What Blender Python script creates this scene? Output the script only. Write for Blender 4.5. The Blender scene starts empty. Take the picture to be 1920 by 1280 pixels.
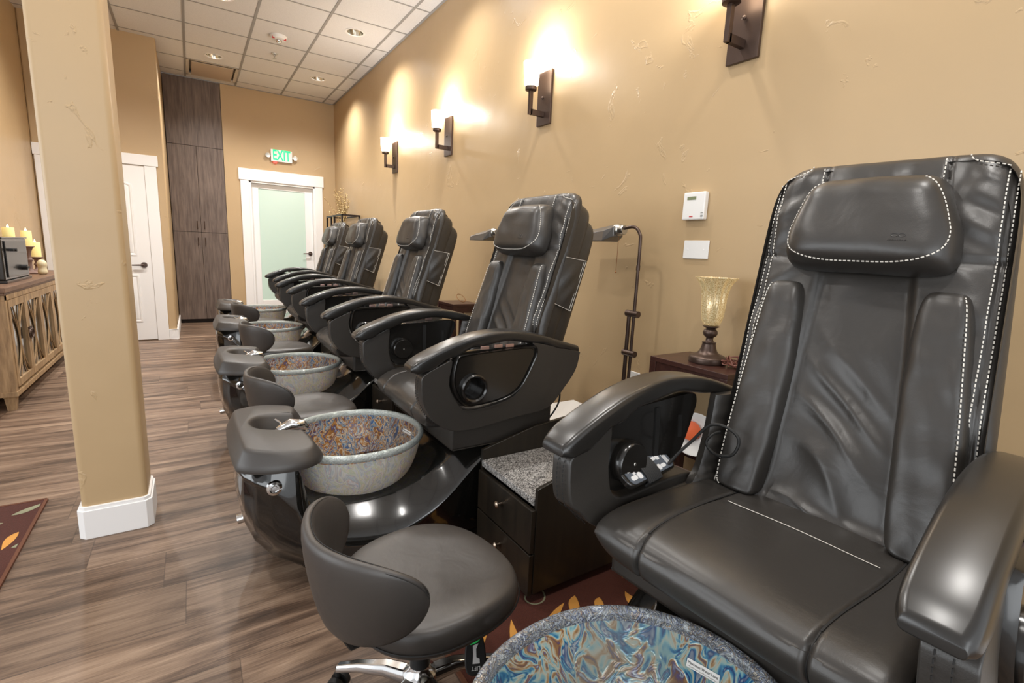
import bpy, bmesh, math, random
from mathutils import Vector, Matrix, noise
C = bpy.context.scene
COL = C.collection
PI = math.pi
random.seed(7)

# ------------------------------------------------------------------ camera, world, exposure
XW, YF, ZC, YS = 2.074, 8.766, 3.471, 7.40
CAMZ = 1.25
R = [[0.8415146, -0.5384538, 0.0438249], [-0.0589639, -0.1721818, -0.9832989], [0.5370068, 0.8248763, -0.1766428]]
cd = bpy.data.cameras.new('camera'); cam = bpy.data.objects.new('camera', cd); COL.objects.link(cam)
cd.sensor_width = 36; cd.lens = 924.146 / 1920 * 36; cd.clip_start = 0.02
cam.matrix_world = Matrix(((R[0][0], -R[1][0], -R[2][0], 0), (R[0][1], -R[1][1], -R[2][1], 0), (R[0][2], -R[1][2], -R[2][2], CAMZ), (0, 0, 0, 1)))
C.camera = cam
C.view_settings.view_transform = 'Standard'; C.view_settings.look = 'None'
C.view_settings.gamma = 1; C.view_settings.use_curve_mapping = False
C.view_settings.exposure = 0.3
w = bpy.data.worlds.new('daylight'); C.world = w; w.use_nodes = True
w.node_tree.nodes['Background'].inputs[0].default_value = (0.94, 0.97, 1.0, 1)
w.node_tree.nodes['Background'].inputs[1].default_value = 1.0
try:
    C.cycles.use_denoising = True
    C.cycles.max_bounces = 8; C.cycles.diffuse_bounces = 5; C.cycles.caustics_reflective = False; C.cycles.caustics_refractive = False
    C.cycles.sample_clamp_indirect = 4
except Exception:
    pass

# ------------------------------------------------------------------ materials
def lin(c):
    r = []
    for v in c:
        v /= 255.0
        r.append(v / 12.92 if v <= 0.04045 else ((v + 0.055) / 1.055) ** 2.4)
    return (*r, 1)

class NT:
    def __init__(s, name):
        s.m = bpy.data.materials.new(name); s.m.use_nodes = True; s.t = s.m.node_tree; s.n = s.t.nodes
        s.b = s.n['Principled BSDF']; s.o = s.n['Material Output']
    def new(s, ty, **kw):
        n = s.n.new(ty)
        for k, v in kw.items():
            setattr(n, k, v)
        return n
    def l(s, a, b): s.t.links.new(a, b)
    def co(s, scale=(1, 1, 1), rot=(0, 0, 0), loc=(0, 0, 0), src='Object'):
        tc = s.new('ShaderNodeTexCoord'); mp = s.new('ShaderNodeMapping')
        mp.inputs['Scale'].default_value = scale; mp.inputs['Rotation'].default_value = rot; mp.inputs['Location'].default_value = loc
        s.l(tc.outputs[src], mp.inputs['Vector']); return mp.outputs['Vector']
    def noise(s, vec, scale, detail=4, rough=0.5, dist=0.0):
        n = s.new('ShaderNodeTexNoise'); n.inputs['Scale'].default_value = scale; n.inputs['Detail'].default_value = detail
        n.inputs['Roughness'].default_value = rough; n.inputs['Distortion'].default_value = dist; s.l(vec, n.inputs['Vector']); return n
    def ramp(s, fac, stops, interp='LINEAR'):
        r = s.new('ShaderNodeValToRGB'); r.color_ramp.interpolation = interp
        e = r.color_ramp.elements
        while len(e) > 1: e.remove(e[-1])
        e[0].position = stops[0][0]; e[0].color = stops[0][1]
        for p, c in stops[1:]:
            x = e.new(p); x.color = c
        s.l(fac, r.inputs['Fac']); return r.outputs['Color']
    def math(s, op, a, b=None, c=None):
        n = s.new('ShaderNodeMath', operation=op)
        for i, v in enumerate((a, b, c)):
            if v is None: continue
            if isinstance(v, (int, float)): n.inputs[i].default_value = v
            else: s.l(v, n.inputs[i])
        return n.outputs[0]
    def mix(s, fac, a, b, blend='MIX'):
        n = s.new('ShaderNodeMix', data_type='RGBA', blend_type=blend)
        for i, v in ((0, fac), (6, a), (7, b)):
            if isinstance(v, (int, float)): n.inputs[i].default_value = v
            elif isinstance(v, tuple): n.inputs[i].default_value = v
            else: s.l(v, n.inputs[i])
        return n.outputs[2]
    def bump(s, h, strength=0.5, dist=0.01, prev=None):
        n = s.new('ShaderNodeBump'); n.inputs['Strength'].default_value = strength; n.inputs['Distance'].default_value = dist
        s.l(h, n.inputs['Height'])
        if prev is not None: s.l(prev, n.inputs['Normal'])
        return n.outputs['Normal']
    def set(s, **kw):
        mp = dict(color='Base Color', rough='Roughness', metal='Metallic', coat='Coat Weight', coatr='Coat Roughness', spec='Specular IOR Level', trans='Transmission Weight',
                  ior='IOR', alpha='Alpha', ecol='Emission Color', es='Emission Strength', normal='Normal', sss='Subsurface Weight')
        for k, v in kw.items():
            i = s.b.inputs[mp[k]]
            if hasattr(v, 'is_output') or isinstance(v, bpy.types.NodeSocket): s.l(v, i)
            else: i.default_value = v
        return s

def plain(name, rgb, rough=0.5, metal=0.0, **kw):
    t = NT(name); t.set(color=lin(rgb), rough=rough, metal=metal, **kw); return t.m

def leather(name, rgb, rough=0.38, wr=0.5, grain=0.12):
    t = NT(name); v = t.co()
    n1 = t.noise(v, 9, 3, 0.5, 0.6); n2 = t.noise(v, 420, 2, 0.5); n3 = t.noise(v, 3.0, 2)
    col = t.mix(t.math('MULTIPLY', n3.outputs['Fac'], 0.35), lin(rgb), lin(tuple(min(255, c * 1.25) for c in rgb)))
    b = t.bump(n1.outputs['Fac'], wr, 0.012); b = t.bump(n2.outputs['Fac'], grain, 0.0012, b)
    rr = t.new('ShaderNodeMapRange'); rr.inputs['To Min'].default_value = rough - 0.05; rr.inputs['To Max'].default_value = rough + 0.1
    t.l(n3.outputs['Fac'], rr.inputs['Value'])
    t.set(color=col, rough=rr.outputs[0], spec=0.55, normal=b); return t.m

M = {}
M['leather'] = leather('black_leather', (46, 43, 40), 0.34, 0.3)
M['leather_soft'] = leather('black_leather_taut', (46, 43, 40), 0.34, 0.16)
M['stool_leather'] = leather('stool_leather', (58, 54, 51), 0.40, 0.2)
M['rubber'] = leather('footrest_foam', (54, 50, 47), 0.42, 0.05)
M['thread'] = plain('white_thread', (215, 210, 200), 0.7)
M['dark_thread'] = plain('dark_thread', (22, 20, 19), 0.7)
M['armlac'] = plain('satin_black_lacquer', (30, 28, 26), 0.29, coat=0.3, coatr=0.25)
M['gloss'] = plain('gloss_black_plastic', (24, 22, 20), 0.2, coat=0.4, coatr=0.08)
M['chrome'] = plain('chrome', (225, 225, 225), 0.12, 1.0)
M['steel'] = plain('brushed_steel', (190, 188, 182), 0.3, 1.0)
M['black'] = plain('matte_black', (20, 19, 18), 0.6)
M['bronze'] = plain('oil_rubbed_bronze', (84, 68, 60), 0.35, 0.6)
M['white'] = plain('white_paint', (236, 234, 232), 0.4)
M['whitep'] = plain('white_plastic', (232, 230, 226), 0.35)
M['usb'] = plain('usb_silver', (200, 170, 165), 0.3, 0.9)

def hull():
    t = NT('black_sparkle_gelcoat'); v = t.co()
    vo = t.new('ShaderNodeTexVoronoi'); vo.inputs['Scale'].default_value = 330; t.l(v, vo.inputs['Vector'])
    sp = t.ramp(vo.outputs['Distance'], [(0.0, lin((150, 150, 140))), (0.10, lin((20, 19, 17))), (1, lin((18, 17, 15)))])
    t.set(color=sp, rough=0.14, coat=0.8, coatr=0.05); return t.m
M['hull'] = hull()

def plaster(name, rgb):
    t = NT(name); v = t.co()
    n = t.noise(v, 1.1, 3); n2 = t.noise(v, 5.5, 5, 0.55, 1.2); n3 = t.noise(v, 22, 3, 0.5)
    col = t.mix(t.math('MULTIPLY', n.outputs['Fac'], 0.35), lin(rgb), lin(tuple(c * 0.93 for c in rgb)))
    h = t.ramp(n2.outputs['Fac'], [(0.0, (0, 0, 0, 1)), (0.645, (0.0, 0, 0, 1)), (0.68, (1, 1, 1, 1)), (0.71, (0.25, 0.25, 0.25, 1)), (1, (0.3, 0.3, 0.3, 1))])
    b = t.bump(n.outputs['Fac'], 0.35, 0.05); b = t.bump(h, 0.35, 0.005, b); b = t.bump(n3.outputs['Fac'], 0.12, 0.004, b)
    t.set(color=col, rough=0.40, spec=0.45, normal=b); return t.m
M['wall'] = plaster('tan_plaster', (185, 158, 120))

def tiles():
    t = NT('ceiling_tile'); v = t.co()
    n = t.noise(v, 260, 3, 0.7); b = t.bump(n.outputs['Fac'], 0.25, 0.002)
    c = t.ramp(n.outputs['Fac'], [(0.3, lin((205, 204, 204))), (0.55, lin((226, 225, 225)))])
    t.set(color=c, rough=0.85, normal=b); return t.m
M['tile'] = tiles()
M['tbar'] = plain('ceiling_grid_metal', (150, 148, 146), 0.5)

def floorm():
    t = NT('weathered_oak_plank'); tc = t.new('ShaderNodeTexCoord'); sx = t.new('ShaderNodeSeparateXYZ'); t.l(tc.outputs['Object'], sx.inputs[0])
    W, L = 0.2435, 1.22
    row = t.math('FLOOR', t.math('DIVIDE', t.math('SUBTRACT', sx.outputs['Y'], 1.7625 - W * 10), W))
    wn = t.new('ShaderNodeTexWhiteNoise', noise_dimensions='1D'); t.l(row, wn.inputs['W'])
    xs = t.math('ADD', sx.outputs['X'], t.math('MULTIPLY', wn.outputs['Value'], L * 3))
    colm = t.math('FLOOR', t.math('DIVIDE', xs, L))
    cmb = t.new('ShaderNodeCombineXYZ'); t.l(row, cmb.inputs[0]); t.l(colm, cmb.inputs[1])
    w2 = t.new('ShaderNodeTexWhiteNoise', noise_dimensions='2D'); t.l(cmb.outputs[0], w2.inputs['Vector'])
    fy = t.math('FRACT', t.math('DIVIDE', t.math('SUBTRACT', sx.outputs['Y'], 1.7625 - W * 10), W)); fx = t.math('FRACT', t.math('DIVIDE', xs, L))
    ey = t.math('MINIMUM', fy, t.math('SUBTRACT', 1, fy)); ex = t.math('MINIMUM', fx, t.math('SUBTRACT', 1, fx))
    gap = t.math('MAXIMUM', t.math('LESS_THAN', ey, 0.008), t.math('LESS_THAN', ex, 0.0012))
    off = t.new('ShaderNodeVectorMath', operation='MULTIPLY_ADD'); t.l(w2.outputs['Color'], off.inputs[0]); off.inputs[1].default_value = (9, 9, 9)
    sc = t.new('ShaderNodeVectorMath', operation='MULTIPLY'); t.l(tc.outputs['Object'], sc.inputs[0]); sc.inputs[1].default_value = (1.0, 9.0, 1)
    t.l(sc.outputs[0], off.inputs[2])
    g = t.noise(off.outputs[0], 1.6, 6, 0.6, 0.6)
    sc2 = t.new('ShaderNodeVectorMath', operation='MULTIPLY'); t.l(off.outputs[0], sc2.inputs[0]); sc2.inputs[1].default_value = (1.5, 7.0, 1)
    g2 = t.noise(sc2.outputs[0], 5, 4, 0.6)
    f = t.math('ADD', t.math('MULTIPLY', g.outputs['Fac'], 0.72), t.math('MULTIPLY', g2.outputs['Fac'], 0.28))
    c = t.ramp(f, [(0.30, lin((46, 35, 28))), (0.41, lin((78, 61, 49))), (0.50, lin((112, 91, 75))), (0.60, lin((138, 116, 97))), (0.74, lin((166, 145, 124)))])
    tone = t.new('ShaderNodeMapRange'); tone.inputs['To Min'].default_value = 0.80; tone.inputs['To Max'].default_value = 1.12; t.l(w2.outputs['Value'], tone.inputs['Value'])
    tr = t.new('ShaderNodeCombineColor'); [t.l(tone.outputs[0], tr.inputs[i]) for i in range(3)]
    c = t.mix(1.0, c, tr.outputs[0], 'MULTIPLY')
    c = t.mix(t.math('MULTIPLY', gap, 0.55), c, lin((60, 48, 40)))
    hb = t.math('SUBTRACT', f, gap)
    b = t.bump(hb, 0.35, 0.003)
    t.set(color=c, rough=0.42, spec=0.4, normal=b); return t.m
M['floor'] = floorm()

def laminate(name, a, bcol, rot=(0, 0, 0), sc=(14, 14, 1.2), rough=0.45):
    t = NT(name); v = t.co(sc, rot)
    n = t.noise(v, 2.2, 6, 0.6, 0.4); c = t.ramp(n.outputs['Fac'], [(0.3, lin(a)), (0.7, lin(bcol))])
    t.set(color=c, rough=rough, normal=t.bump(n.outputs['Fac'], 0.15, 0.002)); return t.m
M['cab'] = laminate('grey_brown_woodgrain', (76, 62, 54), (118, 102, 92))
M['espresso'] = laminate('espresso_wood', (27, 23, 18), (40, 34, 26), rough=0.35)
M['tablewood'] = laminate('dark_cherry_wood', (52, 30, 26), (74, 46, 38), sc=(3, 14, 14), rough=0.3)
M['oak'] = laminate('limed_oak', (124, 98, 68), (180, 150, 112), sc=(14, 14, 2), rough=0.55)
M['oaktop'] = laminate('walnut_stained_top', (92, 66, 50), (128, 98, 76), sc=(14, 2, 14), rough=0.5)

def granite():
    t = NT('speckled_grey_granite'); v = t.co()
    n = t.noise(v, 190, 3, 0.65); n2 = t.noise(v, 60, 3, 0.6)
    f = t.math('ADD', t.math('MULTIPLY', n.outputs['Fac'], 0.75), t.math('MULTIPLY', n2.outputs['Fac'], 0.25))
    c = t.ramp(f, [(0.36, lin((42, 41, 42))), (0.46, lin((110, 107, 105))), (0.54, lin((158, 155, 151))), (0.64, lin((205, 202, 198)))])
    t.set(color=c, rough=0.22); return t.m
M['granite'] = granite()

def iri(name, stops, scale, trans=0.0, rough=0.08, bump=0.4, alpha=1.0, squash=(1, 1, 0.55), veil=0.0, glow=0.0):
    t = NT(name); v = t.co(squash)
    n1 = t.noise(v, scale * 0.55, 2, 0.5, 0.6); vm = t.new('ShaderNodeVectorMath', operation='MULTIPLY_ADD'); t.l(n1.outputs['Color'], vm.inputs[0]); vm.inputs[1].default_value = (0.13, 0.13, 0.13); t.l(v, vm.inputs[2])
    n2 = t.noise(vm.outputs[0], scale, 2.5, 0.55, 2.2)
    f = t.math('FRACT', t.math('MULTIPLY', n2.outputs['Fac'], 2.6))
    c = t.ramp(f, stops)
    if veil:
        nv = t.noise(v, 5, 3, 0.6); c = t.mix(t.math('MULTIPLY', t.ramp(nv.outputs['Fac'], [(.42, (0, 0, 0, 1)), (.62, (1, 1, 1, 1))]), veil), c, lin((136, 142, 140)))
    n3 = t.noise(v, scale * 2.2, 3)
    b = t.bump(n2.outputs['Fac'], bump, 0.012); b = t.bump(n3.outputs['Fac'], bump * 0.6, 0.006, b)
    t.set(color=c, rough=rough, coat=0.5, coatr=0.04, trans=trans, ior=1.3, normal=b, metal=0.0 if glow else 0.15)
    if glow:
        tr = t.new('ShaderNodeBsdfTranslucent'); t.l(c, tr.inputs['Color']); mx = t.new('ShaderNodeMixShader'); mx.inputs[0].default_value = glow
        t.l(t.b.outputs[0], mx.inputs[1]); t.l(tr.outputs[0], mx.inputs[2]); t.l(mx.outputs[0], t.o.inputs['Surface'])
    return t.m
def S(*a): return [(p, lin(c)) for p, c in a]
blue = S((0, (30, 60, 120)), (.12, (56, 130, 170)), (.24, (150, 190, 190)), (.36, (200, 196, 176)), (.48, (176, 130, 74)), (.58, (120, 84, 70)), (.70, (96, 80, 130)), (.82, (176, 186, 190)), (1, (30, 60, 120)))
warm = S((0, (84, 84, 140)), (.10, (150, 106, 66)), (.22, (206, 150, 88)), (.34, (226, 218, 200)), (.44, (122, 116, 118)), (.54, (70, 110, 170)), (.64, (180, 200, 205)), (.76, (176, 132, 92)), (.88, (226, 222, 214)), (1, (84, 84, 140)))
pale = S((0, (206, 220, 226)), (.2, (246, 248, 246)), (.36, (222, 232, 206)), (.5, (246, 240, 226)), (.64, (200, 208, 232)), (.78, (250, 250, 250)), (.9, (232, 214, 208)), (1, (206, 220, 226)))
M['bowl_in'] = iri('iridescent_glass_blue', blue, 18, 0.12, veil=0.5)
M['bowl_warm'] = iri('iridescent_glass_amber', warm, 22, 0.0, glow=0.45)
M['bowl_out'] = iri('pearly_glass_outside', pale, 20, 0.0, glow=0.5)
M['rim'] = iri('rippled_glass_rim', S((0, (60, 70, 84)), (.15, (225, 230, 228)), (.3, (150, 160, 185)), (.45, (70, 72, 86)), (.55, (235, 225, 205)), (.68, (80, 100, 130)), (.8, (200, 160, 120)), (.9, (225, 232, 230)), (1, (60, 70, 84))), 38, 0.4, 0.05, 1.0, squash=(1, 1, 1))
M['rim_pale'] = iri('clear_glass_rim', S((0, (196, 206, 202)), (.3, (226, 232, 228)), (.6, (206, 216, 210)), (1, (196, 206, 202))), 40, 0.35, 0.06, 0.6, squash=(1, 1, 1))

def emit(name, rgb, s):
    t = NT(name); t.set(color=lin(rgb), ecol=lin(rgb), es=s, rough=0.4); return t.m

# ------------------------------------------------------------------ mesh helpers
class MB:
    def __init__(s): s.v = []; s.f = []; s.mi = []; s.cur = 0
    def add(s, vs, fs):
        o = len(s.v); s.v += [tuple(x) for x in vs]
        for f in fs: s.f.append(tuple(i + o for i in f)); s.mi.append(s.cur)
        return s
    def box(s, x0, x1, y0, y1, z0, z1):
        vs = [(x, y, z) for x in (x0, x1) for y in (y0, y1) for z in (z0, z1)]
        return s.add(vs, [(0, 1, 3, 2), (4, 6, 7, 5), (0, 4, 5, 1), (2, 3, 7, 6), (0, 2, 6, 4), (1, 5, 7, 3)])
    def loft(s, rings, caps=True, closed=True, loop=False):
        n = len(rings[0]); vs = [p for r in rings for p in r]; fs = []
        m = len(rings)
        for i in range(m if loop else m - 1):
            j = (i + 1) % m
            for k in range(n if closed else n - 1):
                l = (k + 1) % n
                fs.append((i * n + k, i * n + l, j * n + l, j * n + k))
        if caps and not loop and closed:
            fs.append(tuple(reversed(range(n)))); fs.append(tuple((m - 1) * n + k for k in range(n)))
        return s.add(vs, fs)
    def tube(s, pts, r, n=10, caps=True, loop=False):
        pts = [Vector(p) for p in pts]; rings = []
        rr = r if hasattr(r, '__len__') else [r] * len(pts)
        up = None
        for i, p in enumerate(pts):
            if loop: d = pts[(i + 1) % len(pts)] - pts[i - 1]
            else: d = pts[min(i + 1, len(pts) - 1)] - pts[max(i - 1, 0)]
            d.normalize()
            if up is None:
                up = Vector((0, 0, 1)) if abs(d.z) < 0.9 else Vector((1, 0, 0))
            a = d.cross(up)
            if a.length < 1e-5: a = d.orthogonal()
            a.normalize(); b = a.cross(d); b.normalize(); up = b
            rings.append([p + (a * math.cos(2 * PI * k / n) + b * math.sin(2 * PI * k / n)) * rr[i] for k in range(n)])
        return s.loft(rings, caps, loop=loop)
    def cyl(s, a, b, r, n=20, r2=None): return s.tube([a, b], [r, r if r2 is None else r2], n)
    def lathe(s, prof, c=(0, 0, 0), n=32, caps=True, axis='z', scale=(1, 1)):
        rings = []
        for r, h in prof:
            ring = []
            for k in range(n):
                a = 2 * PI * k / n; u, v = r * math.cos(a) * scale[0], r * math.sin(a) * scale[1]
                if axis == 'z': ring.append((c[0] + u, c[1] + v, c[2] + h))
                elif axis == 'y': ring.append((c[0] + u, c[1] + h, c[2] - v))
                else: ring.append((c[0] + h, c[1] + u, c[2] + v))
            rings.append(ring)
        return s.loft(rings, caps)
    def prism(s, poly, a, b, axis='y'):
        # poly in (x,z) for axis y ; (x,y) for axis z ; (y,z) for axis x
        def P(p, t): return {'y': (p[0], t, p[1]), 'z': (p[0], p[1], t), 'x': (t, p[0], p[1])}[axis]
        return s.loft([[P(p, a) for p in poly], [P(p, b) for p in poly]])
    def pillow(s, fr, s0, s1, hw, front, back, nu=24, nw=24, p=6, q=8, rc=7, v0=0.0, top=True):
        rf = []; 
        sm, sh = (s0 + s1) / 2, (s1 - s0) / 2
        for side in (1, -1):
            g = []
            for i in range(nw + 1):
                t = math.sin(PI / 2 * (2 * i / nw - 1)) * 0.9999
                ss = sm + sh * t; cw = (1 - abs(t) ** rc) ** (1 / rc); W = hw(ss) if callable(hw) else hw
                row = []
                for k in range(nu + 1):
                    u = math.sin(PI / 2 * (2 * k / nu - 1))
                    e = max(0, (1 - abs(u) ** p)) ** 0.5 * max(0, (1 - abs(t) ** q)) ** 0.5
                    vv = v0 + u * W * cw
                    th = (front(vv, ss) if callable(front) else front) if side > 0 else (back if not callable(back) else back(vv, ss))
                    row.append(fr(vv, ss, -th * e if side > 0 else th * e))
                g.append(row)
            vs = [x for r_ in g for x in r_]; n = nu + 1
            fs = [(i * n + k, i * n + k + 1, (i + 1) * n + k + 1, (i + 1) * n + k) for i in range(nw) for k in range(nu)]
            if side < 0: fs = [tuple(reversed(f)) for f in fs]
            s.add(vs, fs)
        return s
    def dash(s, pts, w=0.0016, on=0.0065, off=0.004, h=0.0012):
        pts = [Vector(p) for p in pts]; pos = 0.0; acc = []
        segs = [(pts[i], pts[i + 1], (pts[i + 1] - pts[i]).length) for i in range(len(pts) - 1)]
        tot = sum(x[2] for x in segs)
        def at(d):
            for a, b, L in segs:
                if d <= L: return a.lerp(b, d / L if L else 0)
                d -= L
            return segs[-1][1]
        while pos < tot:
            a, b = at(pos), at(min(pos + on, tot))
            if (b - a).length > 1e-4: s.tube([a, b], w, 5)
            pos += on + off
        return s
    def text(s, body, size, mat4, depth=0.0006, bold=0.0):
        cu = bpy.data.curves.new('t', 'FONT'); cu.body = body; cu.size = size; cu.align_x = 'CENTER'; cu.align_y = 'CENTER'; cu.extrude = depth; cu.offset = bold
        o = bpy.data.objects.new('t', cu); COL.objects.link(o)
        me = o.to_mesh(); vs = [mat4 @ v.co for v in me.vertices]; fs = [tuple(p_.vertices) for p_ in me.polygons]
        s.add(vs, fs); o.to_mesh_clear(); bpy.data.objects.remove(o); bpy.data.curves.remove(cu); return s
    def build(s, name, mats, parent=None, smooth=True, bevel=0, segs=3, sub=0, loc=None, weld=0.0, ang=40):
        me = bpy.data.meshes.new(name); me.from_pydata(s.v, [], s.f)
        mats = mats if isinstance(mats, (list, tuple)) else [mats]
        for m in mats: me.materials.append(M[m] if isinstance(m, str) else m)
        bm = bmesh.new(); bm.from_mesh(me)
        for f, i in zip(bm.faces, s.mi): f.material_index = i; f.smooth = smooth
        bmesh.ops.remove_doubles(bm, verts=bm.verts, dist=max(weld, 1e-6))
        bmesh.ops.recalc_face_normals(bm, faces=bm.faces); bm.to_mesh(me); bm.free()
        o = bpy.data.objects.new(name, me); COL.objects.link(o)
        if parent is not None: o.parent = parent
        if loc: o.location = loc
        if bevel:
            b = o.modifiers.new('bevel', 'BEVEL'); b.width = bevel; b.segments = segs; b.limit_method = 'ANGLE'; b.angle_limit = math.radians(35); b.harden_normals = False
        if sub:
            b = o.modifiers.new('sub', 'SUBSURF'); b.levels = sub; b.render_levels = sub
        if smooth and not sub:
            for p_ in me.polygons: p_.use_smooth = True
            try: me.set_sharp_from_angle(angle=math.radians(ang))
            except Exception: pass
        return o

def tag(o, label, cat, group=None):
    o['label'] = label; o['category'] = cat
    if group: o['group'] = group
    return o
def thing(name, label, cat, loc=(0, 0, 0), group=None, rz=0):
    o = bpy.data.objects.new(name, None); COL.objects.link(o); o.location = loc; o.rotation_euler = (0, 0, rz); o.empty_display_size = 0.1
    return tag(o, label, cat, group)
def struct(o): o['kind'] = 'structure'; return o
def kids(o): return [c for c in bpy.data.objects if c.parent == o]
def dup(o, parent=None):
    c = o.copy(); COL.objects.link(c); c.parent = parent
    for k in kids(o): dup(k, c)
    return c
def smooth_poly(pts, k=6, closed=True):
    out = []; n = len(pts)
    for i in range(n if closed else n - 1):
        g = (lambda j: pts[j % n]) if closed else (lambda j: pts[max(0, min(n - 1, j))])
        p0, p1, p2, p3 = g(i - 1), g(i), g(i + 1), g(i + 2)
        for t in range(k):
            u = t / k
            out.append(tuple(0.5 * (2 * b + (c - a) * u + (2 * a - 5 * b + 4 * c - d) * u * u + (3 * b - a - 3 * c + d) * u ** 3) for a, b, c, d in zip(p0, p1, p2, p3)))
    if not closed: out.append(tuple(pts[-1]))
    return out
def interp(tab, x):
    if x <= tab[0][0]: return tab[0][1:]
    for a, b in zip(tab, tab[1:]):
        if x <= b[0]:
            t = (x - a[0]) / (b[0] - a[0]); t = t * t * (3 - 2 * t) if len(a) < 3 else t
            return tuple(p + (q - p) * t for p, q in zip(a[1:], b[1:]))
    return tab[-1][1:]
def sstep(a, b, x):
    t = max(0, min(1, (x - a) / (b - a))); return t * t * (3 - 2 * t)
def groove(x, w, d): return -d * math.exp(-(x / w) ** 2)

# ------------------------------------------------------------------ setting
m = MB(); m.box(-6, XW, -3, YF + 0.5, -0.05, 0); struct(m.build('floor', 'floor', smooth=False))
m = MB(); m.box(XW, XW + 0.12, -1.2, YF + 0.1, 0, ZC + 0.1); struct(m.build('wall_right', 'wall', smooth=False))
m = MB()
DX0, DX1 = 0.80, 1.75      # far door opening
m.box(0.487, DX0, YF, YF + 0.6, 0, ZC + 0.1); m.box(-0.30, 0.487, YF + 0.5, YF + 0.6, 0, ZC + 0.1); m.box(DX1, XW, YF, YF + 0.12, 0, ZC + 0.1); m.box(DX0, DX1, YF, YF + 0.12, 2.16, ZC + 0.1)
struct(m.build('wall_far', 'wall', smooth=False))
m = MB(); m.box(-1.36, -0.204, YS, YS + 0.1, 0, ZC + 0.1); m.box(-0.30, -0.204, YS + 0.1, YF + 0.5, 0, ZC + 0.1)
struct(m.build('wall_partition', 'wall', bevel=0.015, segs=3))
m = MB(); m.box(-1.48, -1.36, 4.2, YS + 0.1, 0, ZC + 0.1); struct(m.build('wall_left', 'wall', smooth=False))
# column with bullnose corners
m = MB()
def rr(x0, x1, y0, y1, r, n=6):
    out = []
    for cx, cy, a0 in ((x1 - r, y1 - r, 0), (x0 + r, y1 - r, 90), (x0 + r, y0 + r, 180), (x1 - r, y0 + r, 270)):
        for k in range(n + 1):
            a = math.radians(a0 + 90 * k / n); out.append((cx + r * math.cos(a), cy + r * math.sin(a)))
    return out
m.prism(rr(-0.445, -0.222, 2.515, 2.74, 0.022), 0, ZC, 'z'); column = m.build('column', 'wall', ang=60); struct(column)
m = MB()
def chamf(x0, x1, y0, y1, c): return [(x1, y0 + c), (x1, y1 - c), (x1 - c, y1), (x0 + c, y1), (x0, y1 - c), (x0, y0 + c), (x0 + c, y0), (x1 - c, y0)]
m.prism(chamf(-0.460, -0.207, 2.5, 2.755, 0.022), 0.0, 0.125, 'z'); m.prism(chamf(-0.454, -0.213, 2.506, 2.749, 0.02), 0.125, 0.14, 'z')
o = m.build('baseboard_column', 'white', bevel=0.002, smooth=False); struct(o)

# ceiling: 2 ft tiles with holes for the downlights, metal T-bars
TX, TY, TS = -0.537, 6.061, 0.6096
lights_in = {}
CANS = [(0.385, 7.60), (1.597, 7.60), (1.585, 5.65), (0.385, 5.75), (0.385, 3.92), (1.597, 3.92), (0.385, 2.09), (1.597, 2.09), (-0.83, 2.09), (-0.83, 5.75), (0.385, 0.27), (1.597, 0.27)]
CANS = [(TX + TS * (math.floor((x - TX) / TS) + 0.5), TY + TS * (math.floor((y - TY) / TS) + 0.5)) for x, y in CANS]
VX0, VX1, VY0, VY1 = TX + TS, TX + 2 * TS, TY + 3 * TS, TY + 4 * TS
m = MB(); RC = 0.085
i0, i1, j0, j1 = -9, 4, -15, 4
for i in range(i0, i1 + 1):
    for j in range(j0, j1 + 1):
        x0, x1 = TX + TS * i, min(TX + TS * (i + 1), XW); y0, y1 = TY + TS * j, min(TY + TS * (j + 1), YF)
        if x0 >= XW or y0 >= YF: continue
        if i == 1 and j == 3: y0 = min(y1, 8.60)
        c = [k for k in CANS if x0 < k[0] < x1 and y0 < k[1] < y1]
        if c:
            cx, cy = c[0]; n = 32; vs = []
            for k in range(n):
                a = 2 * PI * k / n; ca, sa = math.cos(a), math.sin(a)
                vs.append((cx + RC * ca, cy + RC * sa, ZC))
                tt = min(((x1 - cx) if ca > 0 else (cx - x0)) / max(abs(ca), 1e-6), ((y1 - cy) if sa > 0 else (cy - y0)) / max(abs(sa), 1e-6))
                vs.append((cx + tt * ca, cy + tt * sa, ZC))
            m.add(vs, [(2 * k, 2 * k + 1, (2 * k + 3) % (2 * n), (2 * k + 2) % (2 * n)) for k in range(n)])
        else:
            m.add([(x0, y0, ZC), (x1, y0, ZC), (x1, y1, ZC), (x0, y1, ZC)], [(0, 1, 2, 3)])
m.cur = 1
for i in range(i0, i1 + 1):
    x = TX + TS * i; m.box(x - 0.012, x + 0.012, -3, YF, ZC - 0.004, ZC + 0.002)
for j in range(j0, j1 + 1):
    y = TY + TS * j; m.box(-6, XW, y - 0.009, y + 0.009, ZC - 0.003, ZC + 0.002)
m.box(XW - 0.022, XW, -1.2, YF, ZC - 0.006, ZC + 0.002); m.box(-0.2, XW, YF - 0.02, YF, ZC - 0.006, ZC + 0.002)
m.box(-6, XW, -3, YF + 0.6, ZC + 0.14, ZC + 0.2)
struct(m.build('ceiling', ['tile', 'tbar'], smooth=False))

# baseboards
def baseboard(name, x0, x1, y0, y1):
    m = MB(); m.box(x0, x1, y0, y1, 0, 0.13); return struct(m.build(name, 'white', bevel=0.006, smooth=False))
baseboard('baseboard_right', XW - 0.016, XW, -1.2, YF)
baseboard('baseboard_far', 0.487, DX0 - 0.115, YF - 0.016, YF)
m = MB(); m.box(-0.289, -0.204, YS - 0.016, YS, 0, 0.13); m.box(-0.204, -0.188, YS - 0.016, YF - 0.002, 0, 0.13)
struct(m.build('baseboard_partition', 'white', bevel=0.006, smooth=False))

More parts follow.
